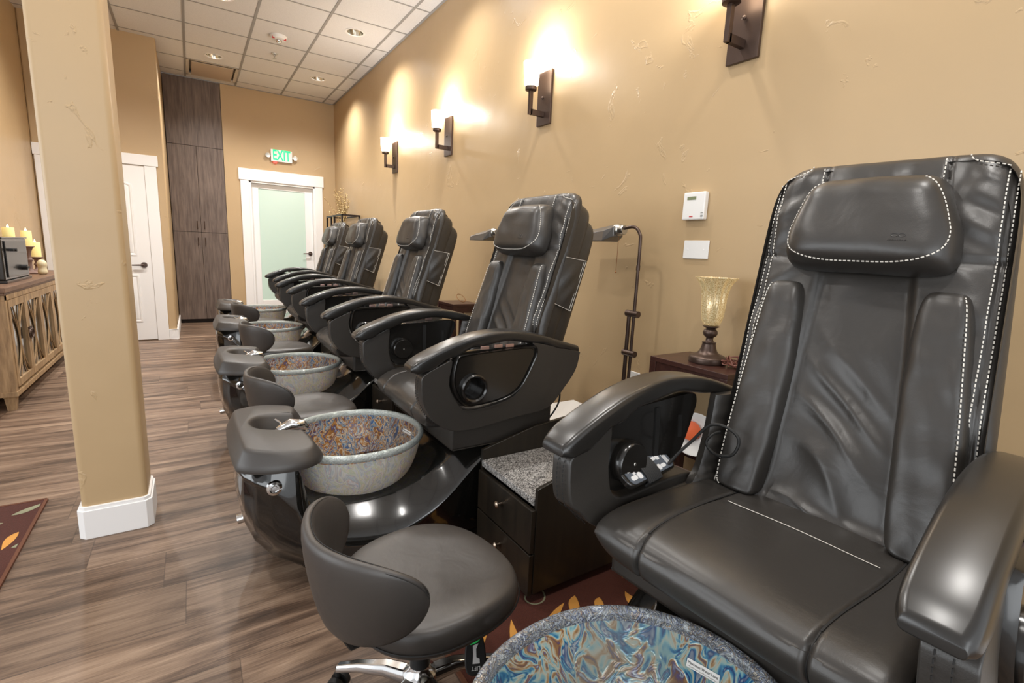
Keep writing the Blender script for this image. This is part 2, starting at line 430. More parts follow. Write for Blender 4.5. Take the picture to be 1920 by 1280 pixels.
# far frosted glass door
m = MB(); y = YF
m.box(DX0 - 0.115, DX0, y - 0.02, y, 0, 2.16); m.box(DX1, DX1 + 0.115, y - 0.02, y, 0, 2.16); m.box(DX0 - 0.135, DX1 + 0.135, y - 0.028, y, 2.16, 2.33)
m.box(DX0, DX0 + 0.03, y - 0.01, y + 0.12, 0, 2.16); m.box(DX1 - 0.03, DX1, y - 0.01, y + 0.12, 0, 2.16); m.box(DX0, DX1, y - 0.01, y + 0.12, 2.13, 2.16)
struct(m.build('trim_1', 'white', bevel=0.004, smooth=False))
door = MB(); dx0, dx1 = DX0 + 0.032, DX1 - 0.032; gy0, gy1 = y + 0.045, y + 0.085
door.box(dx0, 0.925, gy0, gy1, 0.01, 2.13); door.box(1.60, dx1, gy0, gy1, 0.01, 2.13); door.box(0.925, 1.60, gy0, gy1, 2.06, 2.13); door.box(0.925, 1.60, gy0, gy1, 0.01, 0.33)
door = struct(door.build('door_1', 'white', bevel=0.004, smooth=False))
t = NT('frosted_glass'); t.set(color=lin((196, 214, 200)), rough=0.28, trans=0.2, ecol=lin((196, 216, 202)), es=0.14)
m = MB(); m.box(0.925, 1.60, gy0 + 0.012, gy0 + 0.022, 0.33, 2.06); m.build('glass_pane', t.m, door, smooth=False)
def lever(parent, x, y, z, d=-1, name='door_handle'):
    m = MB(); m.lathe([(0.001, -0.012), (0.030, -0.012), (0.033, -0.004), (0.033, 0)], (x, y, z), 24, axis='y'); m.cyl((x, y, z), (x, y - 0.045, z), 0.011, 12)
    m.tube([(x, y - 0.045, z), (x + d * 0.05, y - 0.047, z), (x + d * 0.115, y - 0.043, z - 0.002)], [0.011, 0.010, 0.008], 10)
    return m.build(name, 'bronze', parent)
lever(door, 1.665, gy0, 1.09)
m = MB(); m.box(DX0, DX1, y + 0.9, y + 0.92, 0, 2.5)
# panelled white door on the partition
m = MB(); y = YS
m.box(-0.405, -0.289, y - 0.02, y, 0, 2.06); m.box(-1.345, -1.245, y - 0.02, y, 0, 2.06); m.box(-1.355, -0.27, y - 0.026, y, 2.06, 2.18)
struct(m.build('trim_2', 'white', bevel=0.004, smooth=False))
m = MB(); PX0, PX1 = -1.243, -0.407
m.box(PX0, PX1, y - 0.008, y - 0.001, 0.012, 2.055)
def panel(m, x0, x1, z0, z1, arch=0.0):
    n = 14; top = [(x1 + (x0 - x1) * k / n, z1 + arch * math.sin(PI * k / n)) for k in range(n + 1)]
    def ring(g, yy): 
        cx, cz = (x0 + x1) / 2, (z0 + z1) / 2
        out = [(x0 + g, z0 + g), (x1 - g, z0 + g)] + [(min(max(px, x0 + g), x1 - g), pz - g) for px, pz in top]
        return [(a, yy, b) for a, b in out]
    m.loft([ring(0, y - 0.008), ring(0.006, y - 0.016), ring(0.018, y - 0.016), ring(0.030, y - 0.009), ring(0.05, y - 0.016)])
panel(m, PX0 + 0.13, PX1 - 0.13, 1.02, 1.84, 0.06); panel(m, PX0 + 0.13, PX1 - 0.13, 0.23, 0.80)
d2 = struct(m.build('door_2', 'white', ang=25)); lever(d2, PX1 - 0.075, y - 0.008, 0.915)

# ------------------------------------------------------------------ lights
def area(name, loc, rot, sx, sy, e, col=(1, 0.95, 0.88)):
    l = bpy.data.lights.new(name, 'AREA'); l.shape = 'RECTANGLE'; l.size = sx; l.size_y = sy; l.energy = e; l.color = col
    o = bpy.data.objects.new(name, l); COL.objects.link(o); o.location = loc; o.rotation_euler = rot; return o
def point(name, loc, e, r=0.03, col=(1, 0.93, 0.82)):
    l = bpy.data.lights.new(name, 'POINT'); l.energy = e; l.shadow_soft_size = r; l.color = col
    o = bpy.data.objects.new(name, l); COL.objects.link(o); o.location = loc; return o

area('front_fill', (-1.6, -2.9, 1.9), (math.radians(80), 0, math.radians(-12)), 4.5, 2.2, 75, (0.93, 0.97, 1.0))  # added fill lamp behind the camera, gives the leather direction and broad highlights
area('side_fill', (-5.6, 2.5, 1.8), (0, math.radians(-80), 0), 2.4, 5.0, 110, (0.93, 0.97, 1.0))  # second added fill lamp, out of view on the open left side
# downlights
t = NT('lamp_reflector'); t.set(color=lin((196, 190, 176)), metal=1.0, rough=0.22); M['reflector'] = t.m
labs = ['round recessed downlight over the dark cabinet, beside the air vent', 'round recessed downlight nearest the far right ceiling corner, above the exit door',
        'round recessed downlight nearest the right wall at the top of the photo', 'round recessed downlight cut by the top edge of the photo']
for k, (x, y) in enumerate(CANS):
    e = thing('recessed_downlight', labs[k] if k < 4 else 'round recessed downlight in the ceiling ahead of the photo', 'ceiling light', (x, y, ZC), 'recessed ceiling downlights')
    m = MB(); m.lathe([(RC, 0.002), (RC + 0.018, -0.001), (RC + 0.018, -0.005), (RC - 0.002, -0.005), (RC - 0.002, 0.004)], n=32, caps=False); m.build('trim_ring', 'white', e)
    m = MB(); m.lathe([(RC - 0.003, -0.002), (RC - 0.012, 0.05), (0.045, 0.095), (0.01, 0.1)], n=32, caps=False); m.build('reflector', 'reflector', e)
    m = MB(); m.lathe([(0.001, 0.07), (0.028, 0.072), (0.034, 0.085), (0.03, 0.1)], n=20, caps=False); m.build('bulb', emit('warm_bulb', (255, 226, 180), 6) if k == 0 else bpy.data.materials['warm_bulb'], e)
    l = bpy.data.lights.new('downlight_beam', 'SPOT'); l.energy = 150 if y > 5.5 else 60; l.spot_size = math.radians(140); l.spot_blend = 1.0; l.color = (1, 0.97, 0.93); l.shadow_soft_size = 0.06
    o = bpy.data.objects.new('downlight_beam', l); COL.objects.link(o); o.parent = e; o.location = (0, 0, -0.01)

# vent
e = thing('air_vent', 'square ceiling air vent with a hanging panel, above the tall dark cabinet', 'vent', (VX0, VY0, ZC))
m = MB(); W = VX1 - VX0; D = 8.60 - VY0
m.box(0.01, W - 0.01, 0.0, 0.03, -0.006, 0.05); m.box(0.01, W - 0.01, D - 0.03, D, -0.006, 0.05); m.box(0.01, 0.045, 0, D, -0.006, 0.05); m.box(W - 0.045, W - 0.01, 0, D, -0.006, 0.05); m.box(0.01, W - 0.01, 0, D, 0.05, 0.06)
m.build('vent_frame', plain('vent_beige', (205, 196, 182), 0.5), e, smooth=False, bevel=0.003)
m = MB(); m.box(0.07, W - 0.07, 0.06, D - 0.05, -0.012, -0.004); m.box(0.12, 0.14, 0.15, 0.17, -0.004, 0.05); m.box(W - 0.14, W - 0.12, 0.15, 0.17, -0.004, 0.05); m.box(0.12, 0.14, D - .15, D - .13, -0.004, 0.05)
m.build('vent_panel', plain('vent_panel_tan', (190, 172, 152), 0.5), e, smooth=False, bevel=0.003)
# smoke alarm, sprinkler
e = thing('smoke_detector', 'white round smoke alarm with red markings on the ceiling', 'smoke detector', (0.943, 6.405, ZC))
m = MB(); m.lathe([(0.085, 0), (0.085, -0.012), (0.075, -0.035), (0.05, -0.045), (0.001, -0.047)], n=32); m.build('body', 'whitep', e)
m = MB(); m.lathe([(0.028, -0.04), (0.03, -0.06), (0.02, -0.075), (0.001, -0.078)], n=20, c=(0, -0.02, 0)); m.build('strobe_lens', 'chrome', e)
m = MB()
for a in (2.8, 0.2): m.box(0.06 * math.cos(a) - 0.012, 0.06 * math.cos(a) + 0.012, -0.045, -0.035, -0.045, -0.022)
m.build('red_lettering', plain('signal_red', (190, 50, 50), 0.5), e, smooth=False)
e = thing('fire_sprinkler', 'small chrome sprinkler head on the ceiling behind the smoke alarm', 'sprinkler', (0.98, 7.0, ZC))
m = MB(); m.lathe([(0.036, 0), (0.034, -0.006), (0.012, -0.012), (0.010, -0.03), (0.004, -0.035), (0.004, -0.05), (0.022, -0.052), (0.022, -0.054), (0.001, -0.055)], n=24); m.build('head', 'steel', e)

# sconces
lab = ['bronze wall sconce nearest the camera, at the top edge of the photo', 'bronze wall sconce above the second massage chair, second from the camera',
       'bronze wall sconce third from the camera, above the third massage chair', 'bronze wall sconce farthest from the camera, nearest the exit door']
t = NT('lit_frosted_shade'); t.set(color=lin((255, 246, 228)), ecol=lin((255, 238, 208)), es=9, rough=0.4); M['shade'] = t.m
for k, y in enumerate((1.44, 2.90, 4.40, 5.84)):
    e = thing('wall_sconce', lab[k], 'wall lamp', (XW, y, 2.11), 'bronze wall sconces on the right wall')
    m = MB(); m.box(-0.018, -0.001, -0.075, 0.075, 0, 0.34); m.build('back_plate', 'bronze', e, smooth=False, bevel=0.002)
    m = MB(); m.box(-0.125, -0.018, -0.011, 0.011, 0.05, 0.085); m.box(-0.137, -0.112, -0.011, 0.011, 0.05, 0.205); m.build('arm', 'bronze', e, smooth=False, bevel=0.001)
    m = MB(); m.lathe([(0.03, 0.195), (0.038, 0.2), (0.038, 0.222), (0.03, 0.224)], (-0.125, 0, 0), 28); m.build('cup', 'bronze', e)
    m = MB(); m.lathe([(0.001, -0.002), (0.008, -0.002), (0.010, -0.01), (0.001, -0.016)][::-1], (-0.022, 0, 0.17), 14, axis='x'); m.build('screw', 'bronze', e)
    m = MB(); m.lathe([(0.034, 0.224), (0.047, 0.232), (0.055, 0.37), (0.052, 0.37), (0.044, 0.236), (0.03, 0.230)], (-0.125, 0, 0), 32, caps=False); m.build('glass_shade', 'shade', e)
    p = point('sconce_bulb', (0, 0, 0), 15, 0.02, (1, 0.97, 0.93)); p.parent = e; p.location = (-0.125, 0, 0.40)

# thermostat, blank plate, outlets
e = thing('thermostat', 'white wall thermostat with a small grey display, above the blank plate', 'thermostat', (XW, 1.597, 1.445))
m = MB(); m.box(-0.03, -0.001, -0.062, 0.062, 0, 0.13); m.build('body', 'whitep', e, bevel=0.006, smooth=False)
m = MB(); m.box(-0.0312, -0.029, -0.012, 0.038, 0.094, 0.109); m.build('display', plain('lcd', (120, 128, 96), 0.3), e, smooth=False)
m = MB()
for z in (0.012, 0.018, 0.024, 0.030): m.box(-0.0305, -0.02, -0.058, -0.045, z, z + 0.002)
m.build('vent_slots', 'black', e, smooth=False)
m = MB(); m.box(-0.0312, -0.029, -0.002, 0.018, 0.013, 0.018); m.build('red_badge', plain('badge_red', (196, 60, 60), 0.5), e, smooth=False)
e = thing('blank_wall_plate', 'white blank double wall plate with two screws, below the thermostat', 'wall plate', (XW, 1.575, 1.305))
m = MB(); m.box(-0.007, -0.001, -0.072, 0.072, -0.044, 0.044); m.build('plate', 'whitep', e, bevel=0.004, smooth=False)
m = MB()
for yy in (-0.046, 0.046): m.lathe([(0.001, -0.0085), (0.0035, -0.008), (0.0035, -0.006)], (0, yy, 0), 12, axis='x')
m.build('screw', 'white', e)
e = thing('wall_outlet', 'white power outlet low on the right wall behind the floor lamp', 'outlet', (XW, 1.89, 0.56))
m = MB(); m.box(-0.008, -0.001, -0.036, 0.036, -0.06, 0.06); m.build('plate', 'whitep', e, bevel=0.003, smooth=False)
m = MB(); m.box(-0.05, -0.008, -0.02, 0.02, -0.05, -0.01); m.build('plug', 'black', e, bevel=0.004, smooth=False)

# exit sign
e = thing('exit_sign', 'green lit EXIT sign with two lamp heads above the frosted door', 'exit sign', (1.268, YF, 2.568))
m = MB(); m.box(-0.152, 0.152, -0.04, -0.001, -0.088, 0.088); m.build('housing', 'whitep', e, bevel=0.004, smooth=False)
m = MB(); mt = Matrix.Translation((0, -0.0405, 0)) @ Matrix.Rotation(PI / 2, 4, 'X') @ Matrix.Diagonal((0.78, 1.35, 1, 1)); m.text('EXIT', 0.16, mt, bold=0.0035); m.build('lettering', emit('green_led', (0, 205, 130), 0.75), e, smooth=False)
for sx in (-1, 1):
    m = MB(); m.cyl((sx * 0.15, -0.02, -0.01), (sx * 0.185, -0.02, -0.01), 0.008, 10); m.lathe([(0.012, 0.02), (0.03, -0.01), (0.034, -0.03), (0.001, -0.033)], (sx * 0.195, -0.03, -0.01), 20, axis='y'); m.build('lamp_head', 'steel', e)
m = MB(); m.box(-0.118, -0.07, -0.03, -0.012, -0.112, -0.089); m.build('red_indicator', emit('red_led', (255, 70, 60), 1.5), e, smooth=False)

# tall built-in cabinet
e = thing('tall_cabinet', 'tall grey-brown woodgrain built-in cabinet at the far wall', 'cabinet', (0, YF, 0))
CX0, CX1, CXM, cy = -0.202, 0.485, 0.146, 0.0
m = MB(); m.box(CX0, CX1, cy + 0.02, .48, 0.055, ZC - 0.008); m.box(CX0 + 0.01, CX1 - 0.01, cy + 0.06, .48, 0, 0.055); m.build('carcass', plain('cabinet_gap_dark', (44, 34, 30), 0.7), e, smooth=False)
m = MB(); m.box(CX0 + 0.003, CX1 - 0.003, cy, cy + 0.02, 2.56, ZC - 0.008); m.build('top_panel', 'cab', e, smooth=False, bevel=0.0015)
for x0, x1, hx in ((CX0 + 0.003, CXM - 0.002, CXM - 0.045), (CXM + 0.002, CX1 - 0.003, CXM + 0.045)):
    for z0, z1, hz in ((0.06, 1.345, 1.16), (1.35, 2.555, 1.40)):
        m = MB(); m.box(x0, x1, cy, cy + 0.02, z0, z1); d = m.build('door', 'cab', e, smooth=False, bevel=0.0015)
        m = MB(); m.tube([(hx, cy, hz), (hx, cy - 0.022, hz), (hx, cy - 0.022, hz + 0.11), (hx, cy, hz + 0.11)], 0.0055, 8); m.build('handle', 'bronze', d)

def sticker(bowl, c, nrm):
    nrm.normalize(); xa = Vector((-nrm.y, nrm.x, 0)); xa = xa if xa.y < 0 else -xa; xa.normalize(); ya = nrm.cross(xa)
    mt = Matrix.Translation(c) @ Matrix((xa, ya, nrm)).transposed().to_4x4(); m = MB(); w_, h_ = .034, .0078
    m.add([mt @ Vector(p) for p in ((-w_, -h_, 0), (w_, -h_, 0), (w_, h_, 0), (-w_, h_, 0), (-w_, -h_, -.0008), (w_, -h_, -.0008), (w_, h_, -.0008), (-w_, h_, -.0008))], [(0, 1, 2, 3), (7, 6, 5, 4), (0, 4, 5, 1), (1, 5, 6, 2), (2, 6, 7, 3), (3, 7, 4, 0)])
    m.cur = 1; m.text('Maximum Water Level', .0068, mt @ Matrix.Translation((0, .0015, .0004)), .0002)
    m.tube([mt @ Vector((-.031 + .0026 * k, -.0048 + .0008 * math.sin(k * 1.6), .0006)) for k in range(25)], .0003, 4)
    return m.build('water_level_label', ['whitep', 'black'], bowl, smooth=False)

# ------------------------------------------------------------------ pedicure chair (local frame: x world, y across, z up)
def chair_parts(root):
    objs = []
    def B(mb, name, mat, parent=None, **k):
        o = mb.build(name, mat, root if parent is None else parent, **k); objs.append(o); return o
    SA, CA = math.sin(math.atan(0.31)), math.cos(math.atan(0.31))
    def fb(v, s, d): return (1.177 + s * SA + d * CA, v, 0.60 + s * CA - d * SA)   # backrest frame, d>0 is rearwards
    # --- pedestal hull
    T = [(0.118, .485, .05, .10, .44, .085, .38, .05, .34), (0.135, .492, .13, .19, .45, .18, .33, .10, .24), (0.165, .495, .19, .235, .44, .22, .28, .13, .17), (0.22, .496, .235, .268, .41, .245, .22, .15, .10),
         (0.29, .496, .262, .292, .33, .27, .17, .17, .06), (0.312, .44, .262, .30, .27, .28, .15, .18, .05), (0.335, .335, .235, .306, .225, .285, .13, .19, .03), (0.42, .31, .215, .325, .185, .30, .11, .21, .0), (0.55, .30, .205, .338, .165, .31, .09, .23, .0),
         (0.66, .305, .205, .342, .18, .315, .09, .24, 0), (0.76, .33, .21, .342, .225, .315, .11, .25, 0), (0.86, .37, .22, .34, .29, .31, .14, .25, 0), (0.94, .43, .24, .338, .36, .31, .2, .25, 0),
         (1.02, .452, .28, .336, .41, .315, .25, .25, 0), (1.12, .458, .29, .335, .435, .318, .28, .25, 0), (1.40, .458, .29, .33, .44, .315, .28, .25, 0), (1.44, .44, .28, .32, .42, .31, .28, .24, 0)]
    rings = []
    xs = [T[0][0] + (T[-1][0] - T[0][0]) * (k / 70) for k in range(71)]; xs = sorted(set(xs + [a[0] for a in T]))
    for x in xs:
        for a, b in zip(T, T[1:]):
            if x <= b[0]: break
        u = (x - a[0]) / (b[0] - a[0]); ia = T.index(a); pa, nb = T[max(0, ia - 1)], T[min(len(T) - 1, ia + 2)]; q = []
        for i_ in range(1, 9):
            h_ = b[0] - a[0]; m0 = (b[i_] - pa[i_]) / (b[0] - pa[0]) * h_; m1 = (nb[i_] - a[i_]) / (nb[0] - a[0]) * h_
            if x < .36: m0 = m1 = b[i_] - a[i_]
            q.append((2 * u ** 3 - 3 * u ** 2 + 1) * a[i_] + (u ** 3 - 2 * u ** 2 + u) * m0 + (3 * u ** 2 - 2 * u ** 3) * b[i_] + (u ** 3 - u ** 2) * m1)
        zt, w1, w2, z2, w3, z3, wb, zb = q
        half = smooth_poly([(w1, zt), (w1 + (w2 - w1) * .72, z2 + (zt - z2) * .35), (w2, z2), (w2 - 0.006, z2 - 0.018), (w3, z3), (wb + .03, zb + .04), (wb, zb)], 3, False)
        half = [(0, zt)] + half + [(0, zb)]
        ring = [(x, -v, z) for v, z in half] + [(x, v, z) for v, z in reversed(half[1:-1])]
        rings.append(ring)
    m = MB(); m.loft(rings); hullo = B(m, 'pedestal', 'hull', ang=50)
    m = MB(); m.lathe([(0.001, -0.012), (0.009, -0.012), (0.010, -0.005), (0.015, -0.005), (0.016, -0.012), (0.024, -0.010), (0.026, 0)], (0.222, -0.266, 0.425), 28, axis='y'); B(m, 'drain_button', 'chrome', hullo)
    m = MB(); m.cyl((0.21, 0.0, 0.21), (0.155, 0.0, 0.205), 0.014, 20); m.cyl((0.155, 0, 0.205), (0.118, 0, 0.20), 0.019, 24); B(m, 'drain_knob', 'chrome', hullo)
    m = MB(); m.tube([(0.157, 0, 0.205), (0.154, 0, 0.205)], 0.0202, 24); B(m, 'knob_ring', 'black', hullo)
    # rear deck wedge panels beside the bowl
    m = MB(); m.loft([[(0.80, sy * 0.21, 0.30), (0.86, sy * 0.26, 0.345), (0.90, sy * 0.20, 0.44), (0.86, sy * 0.15, 0.44)] + [] for sy in (-1, -1.04)]); 
    # --- bowl
    n = 72; prof_out = [(1.0, 1.0, .485), (1.0, 1.0, .462), (.955, .95, .452), (.92, .91, .42), (.86, .85, .36), (.76, .75, .30), (.62, .62, .272), (.01, .01, .268)]
    def ell(a, b, z): return [(0.565 + a * 0.287 * math.copysign(abs(math.cos(2 * PI * k / n)) ** .93, math.cos(2 * PI * k / n)), b * 0.278 * math.sin(2 * PI * k / n), z) for k in range(n)]
    po = smooth_poly([(.955, .452), (.935, .42), (.87, .36), (.77, .305), (.62, .272), (.01, .268)], 5, False)
    pi_ = smooth_poly([(.925, .466), (.89, .42), (.83, .37), (.73, .32), (.60, .288), (.01, .282)], 5, False)
    m = MB(); m.loft([ell(a, a, z) for a, z in po], caps=False); m.cur = 1; m.loft([ell(a, a, z) for a, z in pi_], caps=False)
    bowl = B(m, 'foot_bowl', ['bowl_out', 'bowl_warm'], ang=80); root['bowl'] = 1
    prim = smooth_poly([(.925, .462), (.925, .478), (.945, .487), (.975, .488), (1.0, .482), (1.003, .470), (.985, .460), (.95, .455)], 3)
    m = MB(); m.loft([ell(a, a, z) for a, z in prim], loop=True); B(m, 'bowl_rim', 'rim_pale', bowl, ang=80)
    sticker(bowl, Vector((.565 + .287 * .878 * .985, .278 * .878 * .17, .424)), Vector((-.93, -.17, .32)))
    # --- faucet
    m = MB(); m.cyl((0.285, 0.0, 0.48), (0.285, 0.0, 0.535), 0.022, 20); m.tube([(0.275, 0, 0.53), (0.32, 0, 0.550), (0.36, 0, 0.540), (0.372, 0, 0.525)], [0.018, 0.024, 0.024, 0.018], 16); m.tube([(0.285, 0, 0.54), (0.285, 0.02, 0.555), (0.27, 0.045, 0.562)], 0.005, 8); B(m, 'faucet', 'chrome')
    # --- footrest: U shaped pad open towards the bowl
    def U(off=0.0, z=0): 
        pts = [(.110, -.19), (.125, -.25), (.19, -.295), (.27, -.315), (.345, -.30), (.385, -.25), (.385, -.17), (.37, -.10), (.345, -.075), (.28, -.072), (.225, -.055), (.205, 0), (.225, .055), (.28, .072), (.345, .075), (.37, .10), (.385, .17), (.385, .25), (.345, .30), (.27, .315), (.19, .295), (.125, .25), (.110, .19), (.103, 0)]
        P = smooth_poly(pts, 4); c = Vector((0.20, 0)); out = []
        nn = len(P)
        for i, p in enumerate(P):
            a, b = P[i - 1], P[(i + 1) % nn]; tx, ty = b[0] - a[0], b[1] - a[1]; L = math.hypot(tx, ty) or 1
            out.append((p[0] - ty / L * off, p[1] + tx / L * off, z))
        return out
    m = MB(); m.loft([U(.012, .488), U(.0, .492), U(-.002, .505), U(.006, .520)], caps=False)
    rb = []
    for off, z in ((.006, .520), (.022, .548), (.030, .556), (.040, .558)):
        r_ = [(x, v, z + (.022 * (1 - (abs(v) / .3) ** 2) - .016 * sstep(.20, .38, x)) * (z - .52) / .038) for x, v, _ in U(off, z)]; rb.append(r_)
    m.loft(rb, caps=False); m.add(rb[-1], [tuple(range(len(rb[-1])))]); lo = U(.012, .488); m.add(lo, [tuple(range(len(lo)))])
    B(m, 'footrest', 'rubber', ang=50, weld=1e-5)
    # --- base skirt box
    m = MB(); m.prism([(0.853, .461), (1.345, .461), (1.345, .62), (0.853, .62)], -0.338, 0.338); box = B(m, 'seat_base', 'leather_soft', bevel=0.012, segs=4)
    m = MB()
    for sy in (-1, 1):
        m.tube([(0.857, sy * .332, .466), (0.857, sy * .332, .60)], 0.0028, 6); m.tube([(0.86, sy * .339, .466), (1.33, sy * .339, .466)], 0.0022, 6)
    B(m, 'piping', 'leather_soft', box)
    # --- seat cushion
    prof = smooth_poly([(1.27, .615), (1.27, .635), (1.20, .642), (1.10, .652), (.97, .668), (.88, .676), (.815, .668), (.772, .642), (.750, .608), (.754, .578), (.772, .555), (.80, .545), (.86, .54), (1.0, .54), (1.2, .545), (1.26, .57)], 9)
    NU = 150; rings = []
    for k in range(NU + 1):
        l_ = 2 * k / NU - 1; u = .75 * l_ + .25 * math.sin(PI / 2 * l_); v = u * 0.305; sc = 1 - 0.5 * abs(u) ** 14
        ring = []
        for x, z in prof:
            cx, cz = 1.02, .605
            px, pz = cx + (x - cx) * (1 - 0.03 * abs(u) ** 8), cz + (z - cz) * sc
            vs_ = 0.175 + 0.02 * math.sin((x - .75) * 5)
            g = math.exp(-((abs(v) - vs_) / .0045) ** 2) * .011
            if abs(v) < vs_: g += math.exp(-((x - 1.085) / .0045) ** 2) * .006 * (1 if z > .6 else 0)
            if z > .62: pz += .007 * math.cos((abs(v) - .0) / .175 * PI) * .6
            pz += .004 * noise.noise(Vector((x * 5, v * 5, 2))) if z > .6 else 0
            dx, dz = px - cx, pz - cz; L = math.hypot(dx, dz * 3) or 1
            nx, nz = dx / L, dz * 3 / L
            ring.append((px - nx * g, v, pz - nz * g))
        rings.append(ring)
    m = MB(); m.loft(rings); seat = B(m, 'seat_cushion', 'leather_soft', ang=60)
    def seat_z(x):
        best = .65
        for (a, b), (c, d) in zip(prof, prof[1:]):
            if min(a, c) <= x <= max(a, c) and b > .58: best = max(best if best > .66 else 0, b + (d - b) * ((x - a) / (c - a) if c != a else 0))
        return best
    m = MB(); m.tube([(1.088, -.17 + .34 * k / 20, seat_z(1.088) + .0015 + .004 * math.cos((-.17 + .34 * k / 20) / .175 * PI)) for k in range(21)], 0.0014, 5); B(m, 'seam_piping', 'thread', seat)
    for sy in (-1, 1):
        m = MB(); pts = []
        for x, z in prof:
            if z > .555 and x < 1.262:
                pts.append((x + (.010 if z < .66 and x < .80 else 0), sy * (0.175 + 0.02 * math.sin((x - .75) * 5)), z - (.0045 if z > .6 else 0) - .004 * (1 if z > .62 else 0)))
        m.tube(pts, .0026, 5); B(m, 'seam', 'dark_thread', seat)
    # --- back cushion (front pad)
    def hwf(s): return 0.297 - 0.014 * sstep(.2, 1.0, s)
    def front(v, s):
        a = abs(v); d = 0.050
        ch = 0.105 + 0.05 * (1 - s / .7)
        d -= 0.020 * (1 - sstep(ch - .012, ch + .012, a)) * (1 - sstep(.68, .74, s))
        if s < .74 and a < ch:
            q = (1 - (a / ch) ** 2) * sstep(0, .1, s)
            wv = .9 * noise.noise(Vector((v * 5, s * 3.2, 1.7))); ph = (s * 1.0 - v * .9 + wv * .11) * 62
            d += q * (.0085 * sstep(.60, .25, s) * (1 - abs(math.sin(ph / 2 * .9)) ** .8) * (.4 + .8 * noise.noise(Vector((v * 3 + 4, s * 4, 6)))) * 3.2 + .020 * noise.noise(Vector((v * 5 + s * 3, s * 5 - v * 4, .3))))
        d += groove(a - .142, .004, .008) * sstep(.72, .8, s)
        if a > .15: d += groove(s - .705 - .05 * (a - .15), .005, .012)
        d += groove(a - .262, .004, .006)
        d += .006 * math.cos((s - .85) * 16) * sstep(.15, .24, a)
        d += .009 * noise.noise(Vector((v * 5 + 3, s * 22 + a * 10, 7 + (1 if v > 0 else 0)))) * sstep(.15, .22, a) * sstep(.28, .24, a)
        d += .010 * noise.noise(Vector((v * 12, s * 9, 5 + (1 if v > 0 else 0)))) * sstep(.13, .2, a) + .004 * noise.noise(Vector((v * 22, s * 5, 9))) * sstep(.72, .8, s)
        return d
    m = MB(); m.pillow(lambda v, s, d: fb(v, s, d + .045), -0.03, 0.985, hwf, front, 0.02, 120, 150, p=14, q=26, rc=9)
    pad = B(m, 'back_cushion', 'leather', ang=70)
    def onpad(v, s, lift=.001): return fb(v, s, .045 - front(v, s) * max(0, (1 - abs(v / hwf(s)) ** 14)) ** .5 - lift)
    m = MB()
    for sy in (-1, 1):
        m.dash([onpad(sy * .255, s / 80) for s in range(2, 75)]); m.dash([onpad(sy * .272, s / 80) for s in range(2, 75)])
        m.dash([onpad(sy * (.15 if sy > 0 else .134), .86 + .11 * s / 12) for s in range(12)])
        m.dash([onpad(sy * (.255 - .0 * k), .935 + .03 * math.sin(k / 8 * PI / 2)) if k == 0 else onpad(sy * (.255 - .075 * math.sin(k / 8 * PI / 2)), .935 + .028 * (1 - math.cos(k / 8 * PI / 2)) + .004) for k in range(9)])
    B(m, 'stitching', 'thread', pad)
    # side shells behind
    m = MB(); m.pillow(lambda v, s, d: fb(v, s, d), 0.02, 0.955, .284, lambda v, s: -.045, 0.132, 30, 40, p=34, q=30, rc=9); shell = B(m, 'back_shell', 'leather_soft', ang=60)
    m = MB(); m.pillow(lambda v, s, d: fb(v, s, d), 0.03, 0.915, .275, lambda v, s: -.11, 0.202, 30, 40, p=24, q=24, rc=7); B(m, 'rear_shell', 'leather_soft', shell, ang=60)
    m = MB(); m.loft([[fb(v, .972, .03) for v in (-.2, 0, .2)] + [fb(v, .955, .11) for v in (.17, 0, -.17)], [fb(v, .977, .03) for v in (-.2, 0, .2)] + [fb(v, .960, .11) for v in (.17, 0, -.17)]]); B(m, 'top_flap', 'leather_soft', shell)
    # pockets on both sides of the shell
    Q = [(1.412, 1.243), (1.528, 1.228), (1.454, 1.004), (1.358, 1.041)]
    for sy in (-1, 1):
        rows = []
        for i in range(13):
            a = i / 12; row = []
            for k in range(11):
                b = k / 10
                x = (Q[0][0] * (1 - b) + Q[1][0] * b) * (1 - a) + (Q[3][0] * (1 - b) + Q[2][0] * b) * a; z = (Q[0][1] * (1 - b) + Q[1][1] * b) * (1 - a) + (Q[3][1] * (1 - b) + Q[2][1] * b) * a
                e_ = math.sin(PI * a) * math.sin(PI * b); y_ = .285 + .005 + .012 * e_ + .005 * e_ * math.sin(9 * (b + a * 1.3))
                row.append((x, sy * y_, z))
            rows.append(row)
        m = MB(); m.loft(rows, closed=False, caps=False); m.loft([[(x, sy * .280, z) for x, y_, z in r_] for r_ in rows], closed=False, caps=False)
        edge = rows[0] + [r_[-1] for r_ in rows[1:]] + rows[-1][::-1][1:] + [r_[0] for r_ in rows[::-1][1:]]
        m.loft([[e_ for e_ in edge], [(x, sy * .280, z) for x, y_, z in edge]], caps=False); pk = B(m, 'side_pocket', 'leather', shell, weld=1e-5)
        m = MB()
        ins = lambda a, b: tuple(v_ + (0, sy * .002, 0)[i_] for i_, v_ in enumerate(rows[int(round(a * 12))][int(round(b * 10))]))
        m.tube([(x, y_ + sy * .002, z) for x, y_, z in rows[0]], .0011, 5); m.tube([(x, y_ + sy * .002, z) for x, y_, z in [r_[-1] for r_ in rows]], .0011, 5)
        m.tube([(x - .010, y_ + sy * .002, z) for x, y_, z in [r_[-1] for r_ in rows]], .0010, 5); m.tube([(x, y_ + sy * .002, z) for x, y_, z in rows[-1]], .0011, 5)
        B(m, 'stitching', 'thread', pk)
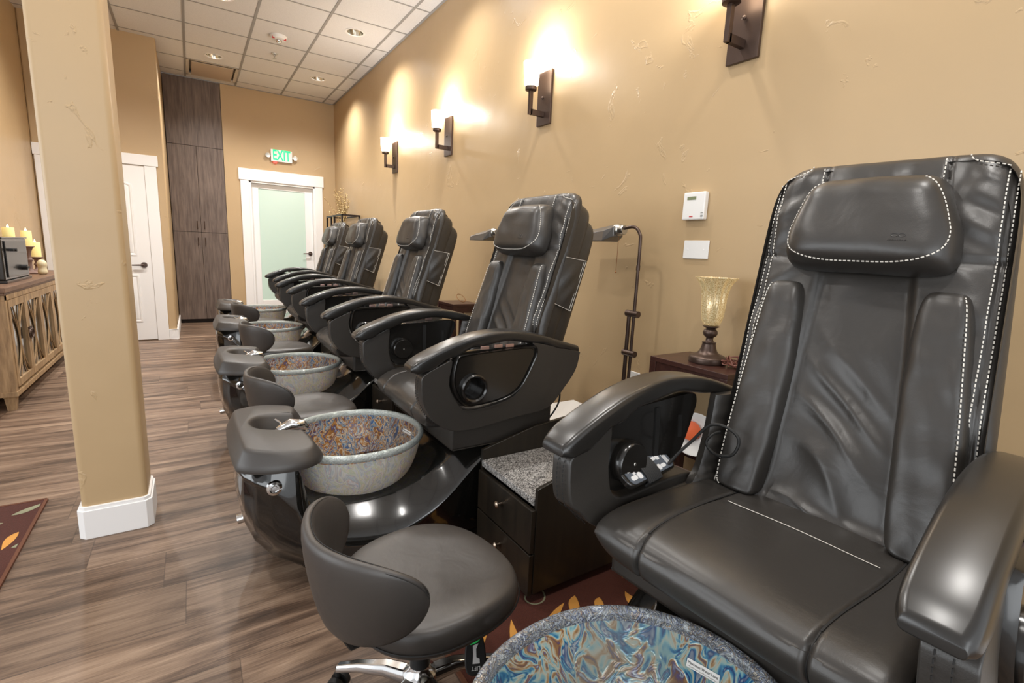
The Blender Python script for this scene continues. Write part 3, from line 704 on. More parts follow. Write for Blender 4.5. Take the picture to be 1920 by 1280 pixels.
    # bolsters
    for sy in (-1, 1):
        def hb(s): return 0.066 - .008 * sstep(.3, .6, s)
        vc = .192
        def fr(v, s, d): return fb(v - sy * .020 * sstep(.0, .6, s) + sy * .012, s, d + .0)
        m = MB(); m.pillow(fr, .03, .635, hb, lambda v, s: .038 + .005 * noise.noise(Vector((v * 24, s * 16, 4))), .02, 30, 60, p=6, q=18, rc=5, v0=sy * vc); bo = B(m, 'side_bolster', 'leather', pad, ang=80)
        pts = []
        for k in range(60):
            a = k / 59; s = .045 + .575 * a; t = (s - .3325) / .3025; cw = (1 - abs(t) ** 5) ** .2; u = .82
            e_ = (1 - u ** 6) ** .5 * (1 - abs(t) ** 18) ** .5
            pts.append(fr(sy * (vc + u * hb(s) * cw), s, -.038 * e_ - .0035))
        m = MB(); m.dash(pts); B(m, 'stitching', 'thread', bo)
    # headrest
    def hh(s): return .196 - .040 * sstep(.74, .905, s)
    def fh(v, s, d): return fb(v, s, d - .012 + .025 * sstep(.84, .93, s))
    def fth(v, s): return .085 + .004 * noise.noise(Vector((v * 8, s * 14, 1))) + .003 * math.sin(v * 40 + s * 9) * sstep(.82, .9, s)
    m = MB(); m.pillow(fh, .665, .915, hh, fth, .03, 60, 50, p=7, q=6, rc=7); hd = B(m, 'headrest', 'leather_soft', ang=80)
    pts = []
    for k in range(70):
        th = PI * .28 - PI * 1.56 * k / 69
        ca, sa = math.cos(th), math.sin(th); t = math.copysign(abs(sa) ** .45, sa) * .90; u_ = math.copysign(abs(ca) ** .45, ca) * .93
        s = .79 + .125 * t; W = hh(s) * (1 - abs(t) ** 7) ** (1 / 7)
        e_ = (1 - abs(u_) ** 7) ** .5 * (1 - abs(t) ** 6) ** .5
        pts.append(fh(u_ * W, s, -fth(u_ * W, s) * e_ - .0012))
    up_ = []
    m = MB(); m.dash(pts); B(m, 'stitching', 'thread', hd)
    # embossed mark on headrest (low relief) 
    m = MB()
    def hp(v, s): 
        t = (s - .79) / .125; u_ = v / hh(s); e_ = (1 - abs(u_) ** 7) ** .5 * (1 - abs(t) ** 6) ** .5; return fh(v, s, -fth(v, s) * e_ - .0004)
    for c0 in (-.083, -.098):
        m.tube([hp(c0 + .007 * math.cos(a * PI / 8), .735 + .004 * math.sin(a * PI / 8)) for a in range(16)], .0009, 5, loop=True)
    m.tube([hp(-.070 - k * .0025 + .0006 * (k % 3), .722 + .0022 * (k % 2)) for k in range(17)], .0008, 5); B(m, 'embossed_mark', 'leather_soft', hd)
    # gussets between seat and back
    for sy in (-1, 1):
        rings = []
        for k in range(41):
            a = k / 40; x0 = 1.215 - .10 * a + .015 * math.sin(a * PI); x1 = 1.33 - .05 * a; z = .885 - .27 * a; th = .018; rb_ = .0035 * math.sin(a * 44) * math.sin(PI * a)
            rings.append([(x0, sy * .300, z), (x0 + .008, sy * (.305 + th), z), (x1, sy * (.300 + th), z), (x1, sy * .272, z), (x0 + .06, sy * (.280 - rb_), z), (x0 + .03, sy * (.286 - rb_), z), (x0 + .008, sy * .292, z)])
        m = MB(); m.loft(rings); B(m, 'back_gusset', 'leather', seat, ang=50)
    # arms
    top = smooth_poly([(.662, .835), (.70, .860), (.77, .891), (.87, .925), (.975, .944), (1.085, .946), (1.21, .927), (1.345, .888), (1.43, .864)], 6, False)
    bot = [(.668, .812), (.69, .806), (.723, .812), (.821, .857), (.924, .892), (1.062, .907), (1.215, .887), (1.347, .853), (1.43, .828)]
    for sy in (-1, 1):
        rings = []
        for i, (x, zt) in enumerate(top):
            zb_ = interp(bot, x)[0]; a = i / (len(top) - 1); hw_ = .047 * (1 - .12 * sstep(.85, 1, a)) * (1 - .3 * (1 - a) ** 18)
            if i == 0: zb_, zt = .815, .830; hw_ = .036
            yc_ = sy * .355; h = zt - zb_; r_ = min(.014, h * .45); ring = []
            for cx, cz, a0 in ((hw_ - r_, zt - r_, 0), (-hw_ + r_, zt - r_, 90), (-hw_ + r_, zb_ + r_, 180), (hw_ - r_, zb_ + r_, 270)):
                for k in range(5):
                    an = math.radians(a0 + 90 * k / 4); ring.append((x, yc_ + cx + r_ * math.cos(an), cz + r_ * math.sin(an)))
            rings.append(ring)
        m = MB(); m.loft(rings); arm = B(m, 'armrest', 'armlac', bevel=0.006, segs=3, ang=50)
        # side panel
        if sy < 0:
            P = [(.711, .803), (.700, .769), (.706, .699), (.736, .643), (.777, .598), (.839, .571), (.936, .568), (1.11, .588), (1.274, .603), (1.362, .685), (1.418, .757), (1.436, .825), (1.43, .84), (1.347, .858), (1.215, .889), (1.18, .892), (1.205, .868), (1.20, .84), (1.126, .70), (1.04, .66), (.90, .645), (.85, .675), (.81, .755), (.822, .845), (.79, .84)]
        else:
            P = [(.711, .803), (.700, .769), (.706, .699), (.736, .643), (.777, .598), (.839, .571), (.936, .568), (1.11, .588), (1.20, .60), (1.16, .645), (1.04, .65), (.90, .640), (.85, .675), (.83, .755), (.835, .855), (.79, .84)]
        m = MB(); m.prism(smooth_poly(P, 3), sy * .335, sy * .398); pn = B(m, 'side_panel', 'leather_soft', bevel=0.02, segs=5, ang=60)
        m = MB()
        for dy in (.352, .372):
            m.dash([(x - .0, sy * dy, z) for x, z in smooth_poly([(.704, .80), (.694, .769), (.700, .699), (.730, .641), (.772, .595)], 6, False)], w=.0011)
        B(m, 'stitching', 'dark_thread', pn)
        # swing tray, cup holder
        TP = [(.831, .851), (.866, .871), (1.00, .879), (1.17, .884), (1.203, .866), (1.19, .82), (1.126, .714), (1.039, .673), (.90, .661), (.851, .687), (.818, .758)]
        m = MB(); SP = smooth_poly(TP, 4); cx, cz = .98, .77
        def sc_(f, yy): return [(cx + (x - cx) * f, yy, cz + (z - cz) * f) for x, z in SP]
        m.loft([sc_(.985, sy * .352), sc_(1.0, sy * .36), sc_(1.0, sy * .405), sc_(.975, sy * .412), sc_(.955, sy * .410), sc_(.94, sy * .401), sc_(.92, sy * .401), sc_(.905, sy * .405)], caps=False); m.add(sc_(.985, sy * .352), [tuple(range(len(SP)))])
        ro = sc_(.905, sy * .405); hc = Vector((.908, .736)); ring_ = []
        for X_, Y_, Z_ in ro:
            d_ = Vector((X_, Z_)) - hc; d_.normalize(); ring_.append((hc.x + d_.x * .043, sy * .405, hc.y + d_.y * .043))
        m.loft([ro, ring_, [(x_, sy * .358, z_) for x_, y_, z_ in ring_]], caps=False); m.add([(x_, sy * .358, z_) for x_, y_, z_ in ring_], [tuple(range(len(ring_)))])
        tray = B(m, 'tray_panel', 'gloss', ang=35)
        m = MB(); m.lathe([(.056, .004), (.056, -.010), (.050, -.015), (.044, -.010), (.0425, .004)] if sy < 0 else [(.056, -.004), (.056, .010), (.050, .015), (.044, .010), (.0425, -.004)], (.908, sy * .408, .736), 32, axis='y', caps=False); B(m, 'cup_holder', 'gloss', tray)
        m = MB(); yy = sy * .352; m.lathe([(.052, 0), (.052, -sy * .03), (.047, -sy * .036), (.001, -sy * .037)], (.900, yy, .752), 32, axis='y'); kn = B(m, 'cup_housing', 'gloss', tray)
        m = MB(); m.lathe([(.004, -sy * .0375), (.003, -sy * .0395), (.0005, -sy * .0395)], (.90, yy, .752), 10, axis='y'); m.box(1.02, 1.022, yy - .002, yy + .002, .70, .86); m.box(1.035, 1.05, yy - sy * .006 - .001, yy - sy * .006 + .001, .69, .73); B(m, 'hinge_detail', 'steel', tray)
        m = MB(); m.box(1.015, 1.032, yy - .004, yy + .004, .70, .865); B(m, 'hinge_slot', 'black', tray, smooth=False)
        m = MB(); m.box(1.12, 1.132, yy - .004, yy + .004, .77, .83); B(m, 'hinge_slot', 'black', tray, smooth=False)
        # usb strip
        for k, ux in enumerate((.955, 1.015, 1.068)):
            uz = .8885 + .003 * k if k < 2 else .8905
            m = MB(); m.box(ux - .018, ux + .018, sy * .400 - .004, sy * .400 + .004, uz - .0065, uz + .0065); B(m, 'usb_port', 'usb', arm, smooth=False, bevel=.0015)
    # under-seat cord at the near side
    m = MB(); m.tube(smooth_poly([(1.36, -.30, .70), (1.40, -.31, .66), (1.40, -.32, .60), (1.36, -.33, .55), (1.34, -.30, .50)], 5, False), .004, 6); B(m, 'cord', 'black')
    return objs

YC = [.503, 2.008, 3.438, 5.064, 6.514]; DXC = [0, -.031, -.026, .022, .095]
proto = thing('pedicure_chair', 'second black leather pedicure chair from the camera, showing its cup holder, floor lamp behind', 'pedicure chair', (DXC[1], YC[1], 0), 'black pedicure chairs along the right wall')
parts = chair_parts(proto)
clab = {2: 'third black leather pedicure chair from the camera, under the third sconce', 3: 'fourth black leather pedicure chair, the last but one before the exit door', 4: 'farthest black leather pedicure chair, partly in front of the frosted exit door'}
for k in (2, 3, 4):
    c = dup(proto); c.location = (DXC[k], YC[k], 0); c['label'] = clab[k]
c1 = dup(proto); c1.location = (0, YC[0], 0); c1['label'] = 'nearest black leather pedicure chair filling the right foreground, remote control on its seat'
WA = Matrix(((1.001, -.094, .068), (.066, .924, .109), (-.009, .009, 1.007))); W0 = Vector((1.05, 0, .9)); WT = Vector((.024, .014, -.001))
def warp(p): return WA @ (Vector(p) - W0) + W0 + WT
def allk(o):
    r_ = []
    for k in kids(o): r_.append(k); r_ += allk(k)
    return r_
for o in allk(c1):
    me = o.data.copy(); o.data = me
    for v in me.vertices:
        z_ = v.co.z; v.co = warp(v.co); v.co.z += .034 * sstep(.12, .30, z_) * sstep(.70, .62, z_)
    if o.name.startswith(('footrest', 'faucet')): me.transform(Matrix.Translation((-.035, -.06, -.012)))
    if o.name.startswith('foot_bowl'): me.materials[1] = M['bowl_in']; bowl1 = o
    if o.name.startswith('bowl_rim'): me.materials[0] = M['rim']
    if o.name.startswith('seat_cushion'): seat1 = o
for o in allk(c1):
    if o.name.startswith('side_pocket') and sum(v.co.y for v in o.data.vertices) < 0:
        for k in kids(o): bpy.data.objects.remove(k)
        bpy.data.objects.remove(o); break
# ------------------------------------------------------------------ remote on the first chair
rp = Vector((.950, .800, .722)); e = thing('remote_control', 'grey remote control with black strap on the far side of the nearest seat', 'remote control', rp, rz=math.radians(14)); e.rotation_euler = (math.radians(34), math.radians(2), math.radians(13))
m = MB(); m.prism(rr(-.115, .115, -.03, .03, .022), -.010, .008, 'z'); m.build('body', 'gloss', e, bevel=.004)
m = MB(); m.prism(rr(-.105, .105, -.025, .025, .015), .008, .0095, 'z'); fp = m.build('face_plate', plain('slate_grey_plastic', (92, 98, 106), .35), e)
for bx, by, bw, bh in ((-.085, .012, .012, .006), (-.085, -.010, .012, .006), (-.060, .012, .009, .009), (-.060, -.010, .009, .009), (-.075, 0, .005, .003), (.035, .013, .010, .005), (.035, -.013, .008, .008), (.055, .013, .008, .008), (.055, -.013, .011, .005)):
    m = MB(); m.prism(rr(bx - bw, bx + bw, by - bh, by + bh, min(bw, bh) * .8), .0095, .0115, 'z'); m.build('button', 'white', fp)
m = MB(); mt = Matrix.Translation((.085, 0, .0097)) @ Matrix.Rotation(-PI / 2, 4, 'Z'); 
for k in range(5): m.box(.078 + .0035 * k, .080 + .0035 * k, -.014, .014 - .004 * (k % 2), .0095, .0100)
m.build('printed_marks', 'white', fp, smooth=False)
m = MB()
for k in range(9): 
    x = -.042 + .0075 * k; m.tube([(x, -.034, -.008), (x + .001, -.035, .006), (x, -.02, .0125), (x + .001, 0, .0135), (x, .02, .0125), (x, .035, .006), (x, .034, -.008)], .0042, 6)
m.build('strap', 'black', e)
m = MB(); m.tube(smooth_poly([(1.03, .800, .715), (1.06, .797, .74), (1.10, .785, .775), (1.13, .758, .823), (1.145, .718, .828), (1.15, .684, .806), (1.14, .690, .765), (1.135, .735, .75), (1.14, .768, .768), (1.155, .765, .79), (1.185, .762, .795)], 8, False), .0042, 8)
rc_ = m.build('cord', 'black'); bpy.context.view_layer.update(); rc_.parent = e; rc_.matrix_parent_inverse = e.matrix_world.inverted()

# ------------------------------------------------------------------ stools
def stool(x, y, rz, label):
    e = thing('technician_stool', label, 'stool', (x, y, 0), 'black technician stools beside the foot bowls', rz)
    return e
st0 = stool(.455, 1.085, math.radians(8), 'nearest black leather technician stool with low curved back, in front of the granite topped cart')
def so(u, v, d): return (u, v, d)
m = MB()
rings = []
for k, (sc, z) in enumerate(smooth_poly([(.93, .345), (1.0, .36), (1.015, .385), (.99, .408), (.92, .421), (.72, .428), (.4, .424), (.02, .422)], 3, False)):
    ring = []
    for i in range(64):
        a = 2 * PI * i / 64; ca, sa = math.cos(a), math.sin(a)
        r_ = .215 / ((abs(ca) ** 2.5 + abs(sa) ** 2.5) ** (1 / 2.5)) * (1 + .05 * math.cos(a)) * sc
        zz = z + (.010 * sc ** 2 * abs(sa) ** 2 - .004) * (1 if z > .4 else 0)
        ring.append((r_ * ca + .015, r_ * sa * 1.02, zz))
    rings.append(ring)
m.loft(rings); s0 = m.build('seat', 'stool_leather', st0, ang=70)
m = MB()
m.tube([(.218 / ((abs(math.cos(a)) ** 2.5 + abs(math.sin(a)) ** 2.5) ** .4) * (1 + .05 * math.cos(a)) * math.cos(a) * 1.012 + .015, .218 / ((abs(math.cos(a)) ** 2.5 + abs(math.sin(a)) ** 2.5) ** .4) * (1 + .05 * math.cos(a)) * math.sin(a) * 1.035, .371 + .002) for a in [2 * PI * k / 64 for k in range(64)]], .0022, 5, loop=True); m.build('piping', 'dark_thread', s0)
m = MB(); rings = []
NB = 40
for k in range(NB + 1):
    t_ = math.sin(PI / 2 * (2 * k / NB - 1)); a = PI + t_ * math.radians(62); e_ = max(0, 1 - abs(t_) ** 2.8) ** .5
    zc = .495 + .025 * abs(t_); hh_ = .120 * e_ + .002; th = .023 * max(.15, e_)
    R0 = .262 - .02 * abs(t_) ** 2; ring = []
    for j in range(20):
        b = 2 * PI * j / 20; cz = math.copysign(abs(math.sin(b)) ** .8, math.sin(b)) * hh_; cr = math.copysign(abs(math.cos(b)) ** .8, math.cos(b)) * th
        rad = R0 + cr + .018 * (cz / .11)
        ring.append((rad * math.cos(a) + .01, rad * 1.0 * math.sin(a), zc + cz))
    rings.append(ring)
m.loft(rings); bk = m.build('backrest', 'stool_leather', st0, ang=80)
m = MB()
for off in (-.006, .006):
    pts = []
    for k in range(2, NB - 1):
        t_ = math.sin(PI / 2 * (2 * k / NB - 1)); a = PI + t_ * math.radians(62); e_ = (1 - abs(t_) ** 2.8) ** .5; R0 = .262 - .02 * t_ ** 2; hh_ = .120 * e_
        rad = R0 + .016 + off; pts.append((rad * math.cos(a) + .01, rad * math.sin(a), .495 + .025 * abs(t_) + hh_ * (.985 if off < 0 else .96)))
    m.tube(pts, .0014, 5)
m.build('stitching', 'dark_thread', bk)
m = MB(); m.tube([(-.245, -.03, .43), (-.20, -.03, .335), (-.08, -.03, .33)], .012, 8); m.tube([(-.245, .03, .43), (-.20, .03, .335), (-.08, .03, .33)], .012, 8); m.build('back_bracket', 'black', st0)
m = MB(); m.lathe([(.09, .345), (.09, .335), (.03, .325), (.026, .20), (.026, .12)], n=24); m.build('gas_lift', 'black', st0)
m = MB(); m.tube([(.02, -.02, .33), (.05, -.09, .31), (.07, -.12, .285)], .006, 8); m.build('lever_rod', 'black', st0)
mt = Matrix.Translation((.075, -.145, .25)) @ Matrix.Rotation(math.radians(-30), 4, 'Z') @ Matrix.Rotation(math.radians(60), 4, 'X')
m = MB(); P = smooth_poly([(-.014, .045), (.014, .045), (.026, .0), (.024, -.045), (0, -.055), (-.024, -.045), (-.026, .0)], 4)
m.loft([[mt @ Vector((x, y, -.006)) for x, y in P], [mt @ Vector((x, y, .006)) for x, y in P]]); pdl = m.build('lever_paddle', 'black', st0, bevel=.003)
m = MB(); m.text('LIFT', .013, mt @ Matrix.Translation((0, -.038, .0065)) @ Matrix.Rotation(PI, 4, 'Z')); m.loft([[mt @ Vector((x, y, z)) for x, y in ((-.008, -.028), (.010, -.028), (.010, -.018), (.002, -.014), (.002, .004), (.008, .016), (-.006, .012), (-.006, -.010))] for z in (.0062, .0072)])
m.cur = 1; m.loft([[mt @ Vector((x, y, z)) for x, y in ((-.012, .014), (-.016, .020), (-.008, .022), (.004, .030), (.012, .024), (.004, .018))] for z in (.0062, .0072)]); m.build('lift_symbol', ['white', emit('green_mark', (40, 190, 90), .2)], pdl, smooth=False)
m = MB(); m.lathe([(.045, .07), (.048, .085), (.045, .125), (.03, .14), (.028, .15)], n=28); hub = m.build('base_hub', 'chrome', st0)
for k in range(5):
    a = math.radians(72 * k - 16); ca, sa = math.cos(a), math.sin(a)
    m = MB(); rings = []
    for t_, w_, h_, z in ((.03, .024, .022, .105), (.10, .021, .018, .112), (.18, .016, .014, .098), (.245, .014, .012, .078)):
        rings.append([(t_ * ca - q * sa * w_, t_ * sa + q * ca * w_, z + p_ * h_) for q, p_ in ((-1, -.6), (1, -.6), (1, .3), (.6, 1), (-.6, 1), (-1, .3))])
    m.loft(rings); leg = m.build('base_leg', 'chrome', st0, bevel=.003)
    m = MB(); cx, cy = .245 * ca, .245 * sa
    for s_ in (-1, 1): m.cyl((cx - sa * s_ * .008, cy + ca * s_ * .008, .026), (cx - sa * s_ * .024, cy + ca * s_ * .024, .026), .026, 18)
    m.cyl((cx, cy, .03), (cx, cy, .08), .007, 8); m.build('caster', 'black', leg)
for x, y, rz, lb in ((.46, 2.65, 4, 'second black technician stool from the camera, beside the amber glass foot bowl'), (.56, 4.35, 12, 'third black technician stool from the camera, small in the middle distance'), (.59, 5.80, 16, 'farthest black technician stool, nearly hidden near the tall cabinet')):
    c = dup(st0); c.location = (x, y, 0); c.rotation_euler = (0, 0, math.radians(rz)); c['label'] = lb

# ------------------------------------------------------------------ granite topped carts
cart = thing('drawer_cart', 'espresso drawer cart with grey granite top beside the nearest stool', 'cart', (.955, 1.26, 0), 'granite topped drawer carts between the chairs')
D, Wd = .50, .402
m = MB(); m.prism([(0, .05), (D, .05), (D, .50), (.46, .535), (.25, .515), (.0, .455)], Wd - .016, Wd); m.prism([(0, .05), (D, .05), (D, .50), (.46, .535), (.25, .515), (.0, .452)], 0, .016)
m.box(D - .016, D, .016, Wd - .016, .05, .53); m.box(0.01, D - .016, .016, Wd - .016, .05, .066); m.box(.012, D, .016, Wd - .016, .37, .385)
m.build('carcass', 'espresso', cart, smooth=False, bevel=.0015)
m = MB(); m.box(-.004, D - .016, .017, Wd - .017, .386, .412); m.build('granite_top', 'granite', cart, smooth=False, bevel=.002)
for z0, z1 in ((.212, .375), (.045, .205)):
    m = MB(); m.box(-.019, -.001, .004, Wd - .018, z0, z1); d = m.build('drawer', 'espresso', cart, smooth=False, bevel=.002)
    m = MB(); zc = (z0 + z1) / 2 + .02; m.lathe([(.0045, 0), (.0045, -.014), (.013, -.020), (.014, -.025), (.009, -.030), (.001, -.031)], (-.019, Wd / 2, zc), 20, axis='x'); m.build('knob', plain('antique_pewter', (176, 158, 140), .3, 1.0) if 'antique_pewter' not in bpy.data.materials else bpy.data.materials['antique_pewter'], d)
for cx, cyy in ((.04, .05), (.04, Wd - .05), (D - .04, .05), (D - .04, Wd - .05)):
    m = MB(); m.cyl((cx, cyy - .01, .03), (cx, cyy + .01, .03), .02, 14); m.cyl((cx, cyy, .035), (cx, cyy, .052), .008, 8); m.build('caster', 'steel', cart)
for dy, lb in ((1.43, 'granite topped drawer cart between the second and third chairs, mostly hidden'), (2.96, 'granite topped drawer cart between the third and fourth chairs, almost hidden')):
    c = dup(cart); c.location = (.955, 1.26 + dy, 0); c['label'] = lb

# ------------------------------------------------------------------ rugs
def rug(name, label, x0, x1, y0, y1, seed):
    rnd = random.Random(seed); t = NT('rug_pile_' + name); v = t.co(); n = t.noise(v, 240, 3); n2 = t.noise(v, 3, 2)
    c = t.mix(t.math('MULTIPLY', n.outputs['Fac'], .6), lin((50, 20, 12)), lin((100, 44, 24))); t.set(color=c, rough=.95, normal=t.bump(n.outputs['Fac'], .6, .004))
    m = MB(); m.box(x0, x1, y0, y1, .001, .009)
    zt = .0096
    def leaf(px, py, ang, L, w, mi):
        m.cur = mi; a, b = [], []
        for k in range(9):
            s_ = k / 8; bend = .25 * L * math.sin(s_ * PI / 2) * 1.0; wd = w * math.sin(PI * s_ ** .8)
            lx, ly = s_ * L, bend * s_
            for arr, sg in ((a, 1), (b, -1)):
                X = px + lx * math.cos(ang) - (ly + sg * wd) * math.sin(ang); Y = py + lx * math.sin(ang) + (ly + sg * wd) * math.cos(ang)
                arr.append((min(max(X, x0 + .012), x1 - .012), min(max(Y, y0 + .012), y1 - .012), zt))
        n_ = len(a); m.add(a + b, [(k, k + 1, n_ + k + 1, n_ + k) for k in range(n_ - 1)])
    def vine(px, py, ang, L, mi, curl):
        m.cur = mi; pts = []
        for k in range(26):
            pts.append((px, py)); ang += curl * (1 + k * .09); px += math.cos(ang) * L / 26; py += math.sin(ang) * L / 26
        a = []; b = []
        for (p, q), (r_, s_) in zip(pts, pts[1:]):
            d = math.atan2(s_ - q, r_ - p); a.append((p - math.sin(d) * .003, q + math.cos(d) * .003, zt - .0002)); b.append((p + math.sin(d) * .003, q - math.cos(d) * .003, zt - .0002))
        if all(x0 + .01 < x[0] < x1 - .01 and y0 + .01 < x[1] < y1 - .01 for x in a + b):
            m.add(a + b, [(k, k + 1, len(a) + k + 1, len(a) + k) for k in range(len(a) - 1)])
    nx, ny = int((x1 - x0) / .125), int((y1 - y0) / .125)
    for i in range(nx):
        for j in range(ny):
            px, py = x0 + (i + rnd.random()) * (x1 - x0) / nx, y0 + (j + rnd.random()) * (y1 - y0) / ny
            mi = 1 if rnd.random() < .68 else 2
            if rnd.random() < .62: leaf(px, py, rnd.uniform(.1, 1.2) + (PI if rnd.random() < .3 else 0), rnd.uniform(.09, .15), rnd.uniform(.013, .022), mi)
            else: vine(px, py, rnd.uniform(0, 6.28), rnd.uniform(.15, .3), mi, rnd.choice((-1, 1)) * rnd.uniform(.05, .14))
    m.cur = 3; m.box(x0 - .006, x0 + .006, y0, y1, .001, .0105); m.box(x1 - .006, x1 + .006, y0, y1, .001, .0105); m.box(x0, x1, y1 - .006, y1 + .006, .001, .0105)
    return tag(m.build(name, [t.m, plain('gold_yarn', (196, 138, 62), .9), plain('sage_yarn', (132, 132, 106), .9), plain('rug_binding', (96, 56, 34), .9)], smooth=False), label, 'rug')
rug('floor_rug', 'brown rug with gold leaf pattern under the drawer cart and stool', .60, 1.95, .90, 1.69, 3)
rug('entry_rug', 'brown rug with gold and sage leaves at the left edge of the photo', -2.2, -.645, .9, 2.985, 8)

# ------------------------------------------------------------------ side tables, lamp
def side_table(x0, x1, y0, y1, zt, label):
    e = thing('side_table', label, 'side table', (x0, y0, 0), 'dark wood side tables by the right wall')
    W_, L_ = x1 - x0, y1 - y0
    m = MB(); m.box(0, W_, 0, L_, zt - .022, zt); m.build('table_top', 'tablewood', e, smooth=False, bevel=.002)
    m = MB(); m.box(.02, W_ - .02, .02, L_ - .02, .40, .418); m.build('lower_shelf', 'tablewood', e, smooth=False, bevel=.002)
    m = MB(); m.box(.006, .02, .03, L_ - .03, zt - .075, zt - .022); m.box(W_ - .02, W_ - .006, .03, L_ - .03, zt - .075, zt - .022); m.box(.03, W_ - .03, .006, .02, zt - .075, zt - .022); m.box(.03, W_ - .03, L_ - .02, L_ - .006, zt - .075, zt - .022); m.build('apron', 'tablewood', e, smooth=False)
    for a in (0, W_ - .035):
        for b in (0, L_ - .035):
            m = MB(); m.box(a, a + .035, b, b + .035, 0, zt - .022); m.build('leg', 'tablewood', e, smooth=False, bevel=.002)
    return e
side_table(1.765, 2.05, 1.13, 1.53, .81, 'dark cherry side table with the mercury glass lamp, behind the nearest chair')
side_table(1.80, 2.05, 3.68, 4.00, .81, 'dark wood side table mostly hidden behind the third chair')
lampo = thing('table_lamp', 'small table lamp with fluted mercury glass shade and dark bronze foot', 'lamp', (1.90, 1.325, .81))
m = MB(); m.lathe(smooth_poly([(.075, 0), (.078, .004), (.078, .022), (.070, .032), (.050, .040), (.036, .055), (.028, .085), (.030, .092), (.018, .096), (.016, .112), (.026, .120), (.031, .135), (.024, .148), (.018, .152), (.030, .158), (.034, .163), (.018, .166)], 3, False), n=40); m.build('foot', 'bronze', lampo)
t = NT('mercury_glass'); v = t.co(); n = t.noise(v, 240, 3, .6); ww = t.new('ShaderNodeTexWave'); ww.inputs['Scale'].default_value = 0.1
c = t.ramp(n.outputs['Fac'], [(.40, lin((150, 116, 70))), (.5, lin((226, 206, 164))), (.62, lin((250, 240, 214)))])
t.set(color=c, metal=.55, rough=.18, trans=.25, ecol=lin((255, 226, 160)), es=.16); M['mercury'] = t.m
m = MB(); rings = []
for r_, z in smooth_poly([(.020, .166), (.034, .172), (.044, .195), (.049, .24), (.050, .285), (.056, .325), (.070, .355), (.084, .372), (.082, .373), (.066, .355), (.052, .325), (.046, .285), (.045, .24), (.040, .20), (.03, .178)], 4, False):
    rings.append([((r_ + .0035 * math.cos(12 * a) * sstep(.18, .36, z)) * math.cos(a), (r_ + .0035 * math.cos(12 * a) * sstep(.18, .36, z)) * math.sin(a), z) for a in [2 * PI * k / 96 for k in range(96)]])
m.loft(rings, caps=False); m.build('glass_shade', 'mercury', lampo, ang=80)
m = MB(); pts = []
rnd = random.Random(4)
for k in range(60): 
    a = k * .9; pts.append((1.935 + .045 * math.cos(a) + rnd.uniform(-.012, .012), 1.205 + .030 * math.sin(a * 1.13) + rnd.uniform(-.01, .01), .818 + .05 * abs(math.sin(a * .37)) * rnd.random()))
m.tube(smooth_poly(pts, 4, False), .0028, 6); tag(m.build('lamp_cord', plain('brown_cord', (120, 74, 62), .4)), 'coiled brown lamp cord beside the table lamp foot', 'cord')
m = MB(); m.lathe([(.02, -.0), (.065, .004), (.088, .014), (.093, .03), (.088, .03), (.06, .012), (.001, .010)], n=32, caps=False)
e = thing('plastic_tub', 'white and orange round plastic item on the lower shelf of the lamp table', 'container', (1.80, 1.27, .512)); e.rotation_euler = (0, math.radians(-80), math.radians(25))
m.build('tub', 'whitep', e)
m = MB(); m.lathe([(.001, .016), (.040, .018), (.042, .024), (.001, .026)], n=28, c=(.012, .018, 0)); m.build('orange_disc', plain('orange_plastic', (222, 96, 40), .4), e)
m = MB(); a = [(1.95 + .035 * math.cos(k * PI / 8), 3.84 + .05 * math.sin(k * PI / 8), .845 + .03 * math.sin(k * PI / 8)) for k in range(16)]; m.tube(a, .003, 6, loop=True); tag(m.build('wire_ring', plain('brass_wire', (150, 110, 70), .4, .6)), 'loop of brown cord on the hidden side table behind the third chair', 'cord')

# ------------------------------------------------------------------ floor lamps
def floor_lamp(y, label):
    e = thing('floor_lamp', label, 'floor lamp', (1.92, y, 0), 'bronze adjustable floor lamps behind the chairs')
    m = MB(); m.lathe([(.11, 0), (.11, .012), (.09, .02), (.015, .026), (.012, .03)], n=32); m.build('base', 'bronze', e)
    m = MB(); m.cyl((0, 0.012, .02), (0, .012, .97), .0105, 14); m.build('lower_pole', 'bronze', e)
    m = MB(); m.tube(smooth_poly([(0, -.022, .50), (0, -.022, .9), (0, -.022, 1.30), (0, -.012, 1.375), (0, .03, 1.408), (0, .10, 1.402)], 6, False), .0085, 12); m.build('upper_pole', 'bronze', e)
    for z in (.755, .965):
        m = MB(); m.cyl((-.0, -.052, z), (0, .03, z), .017, 18); m.build('clamp', 'bronze', e)
    m = MB(); m.cyl((0, -.022, 1.19), (0, -.022, 1.215), .0105, 14); m.build('collar', 'bronze', e)
    hd = MB(); hd.loft([[(-.035, .14, 1.36), (.035, .14, 1.36), (.035, .14, 1.41), (0, .14, 1.43), (-.035, .14, 1.41)], [(-.06, .20, 1.335), (.06, .20, 1.335), (.05, .20, 1.39), (0, .20, 1.42), (-.05, .20, 1.39)], [(-.06, .42, 1.335), (.06, .42, 1.335), (.055, .42, 1.365), (0, .42, 1.39), (-.055, .42, 1.365)]])
    hd.build('lamp_head', plain('grey_lamp_metal', (112, 110, 108), .3, .5), e, smooth=False, bevel=.003)
    m = MB(); m.lathe([(.022, .095), (.026, .10), (.026, .125), (.032, .13), (.032, .15)], (0, 0, 1.395), 20, axis='y'); m.build('swivel_joint', 'steel', e)
    m = MB(); m.cyl((0, .135, 1.36), (0, .135, 1.175), .0014, 6); m.lathe([(.001, -.005), (.005, 0), (.001, .006)], (0, .135, 1.172), 10); m.build('pull_chain', plain('chain_brass', (130, 84, 50), .4, .8), e)
    return e
floor_lamp(1.82, 'bronze adjustable floor lamp with pull chain, pole visible right of the second chair')
floor_lamp(3.12, 'floor lamp hidden behind the second chair, only its grey head shows left of the headrest')

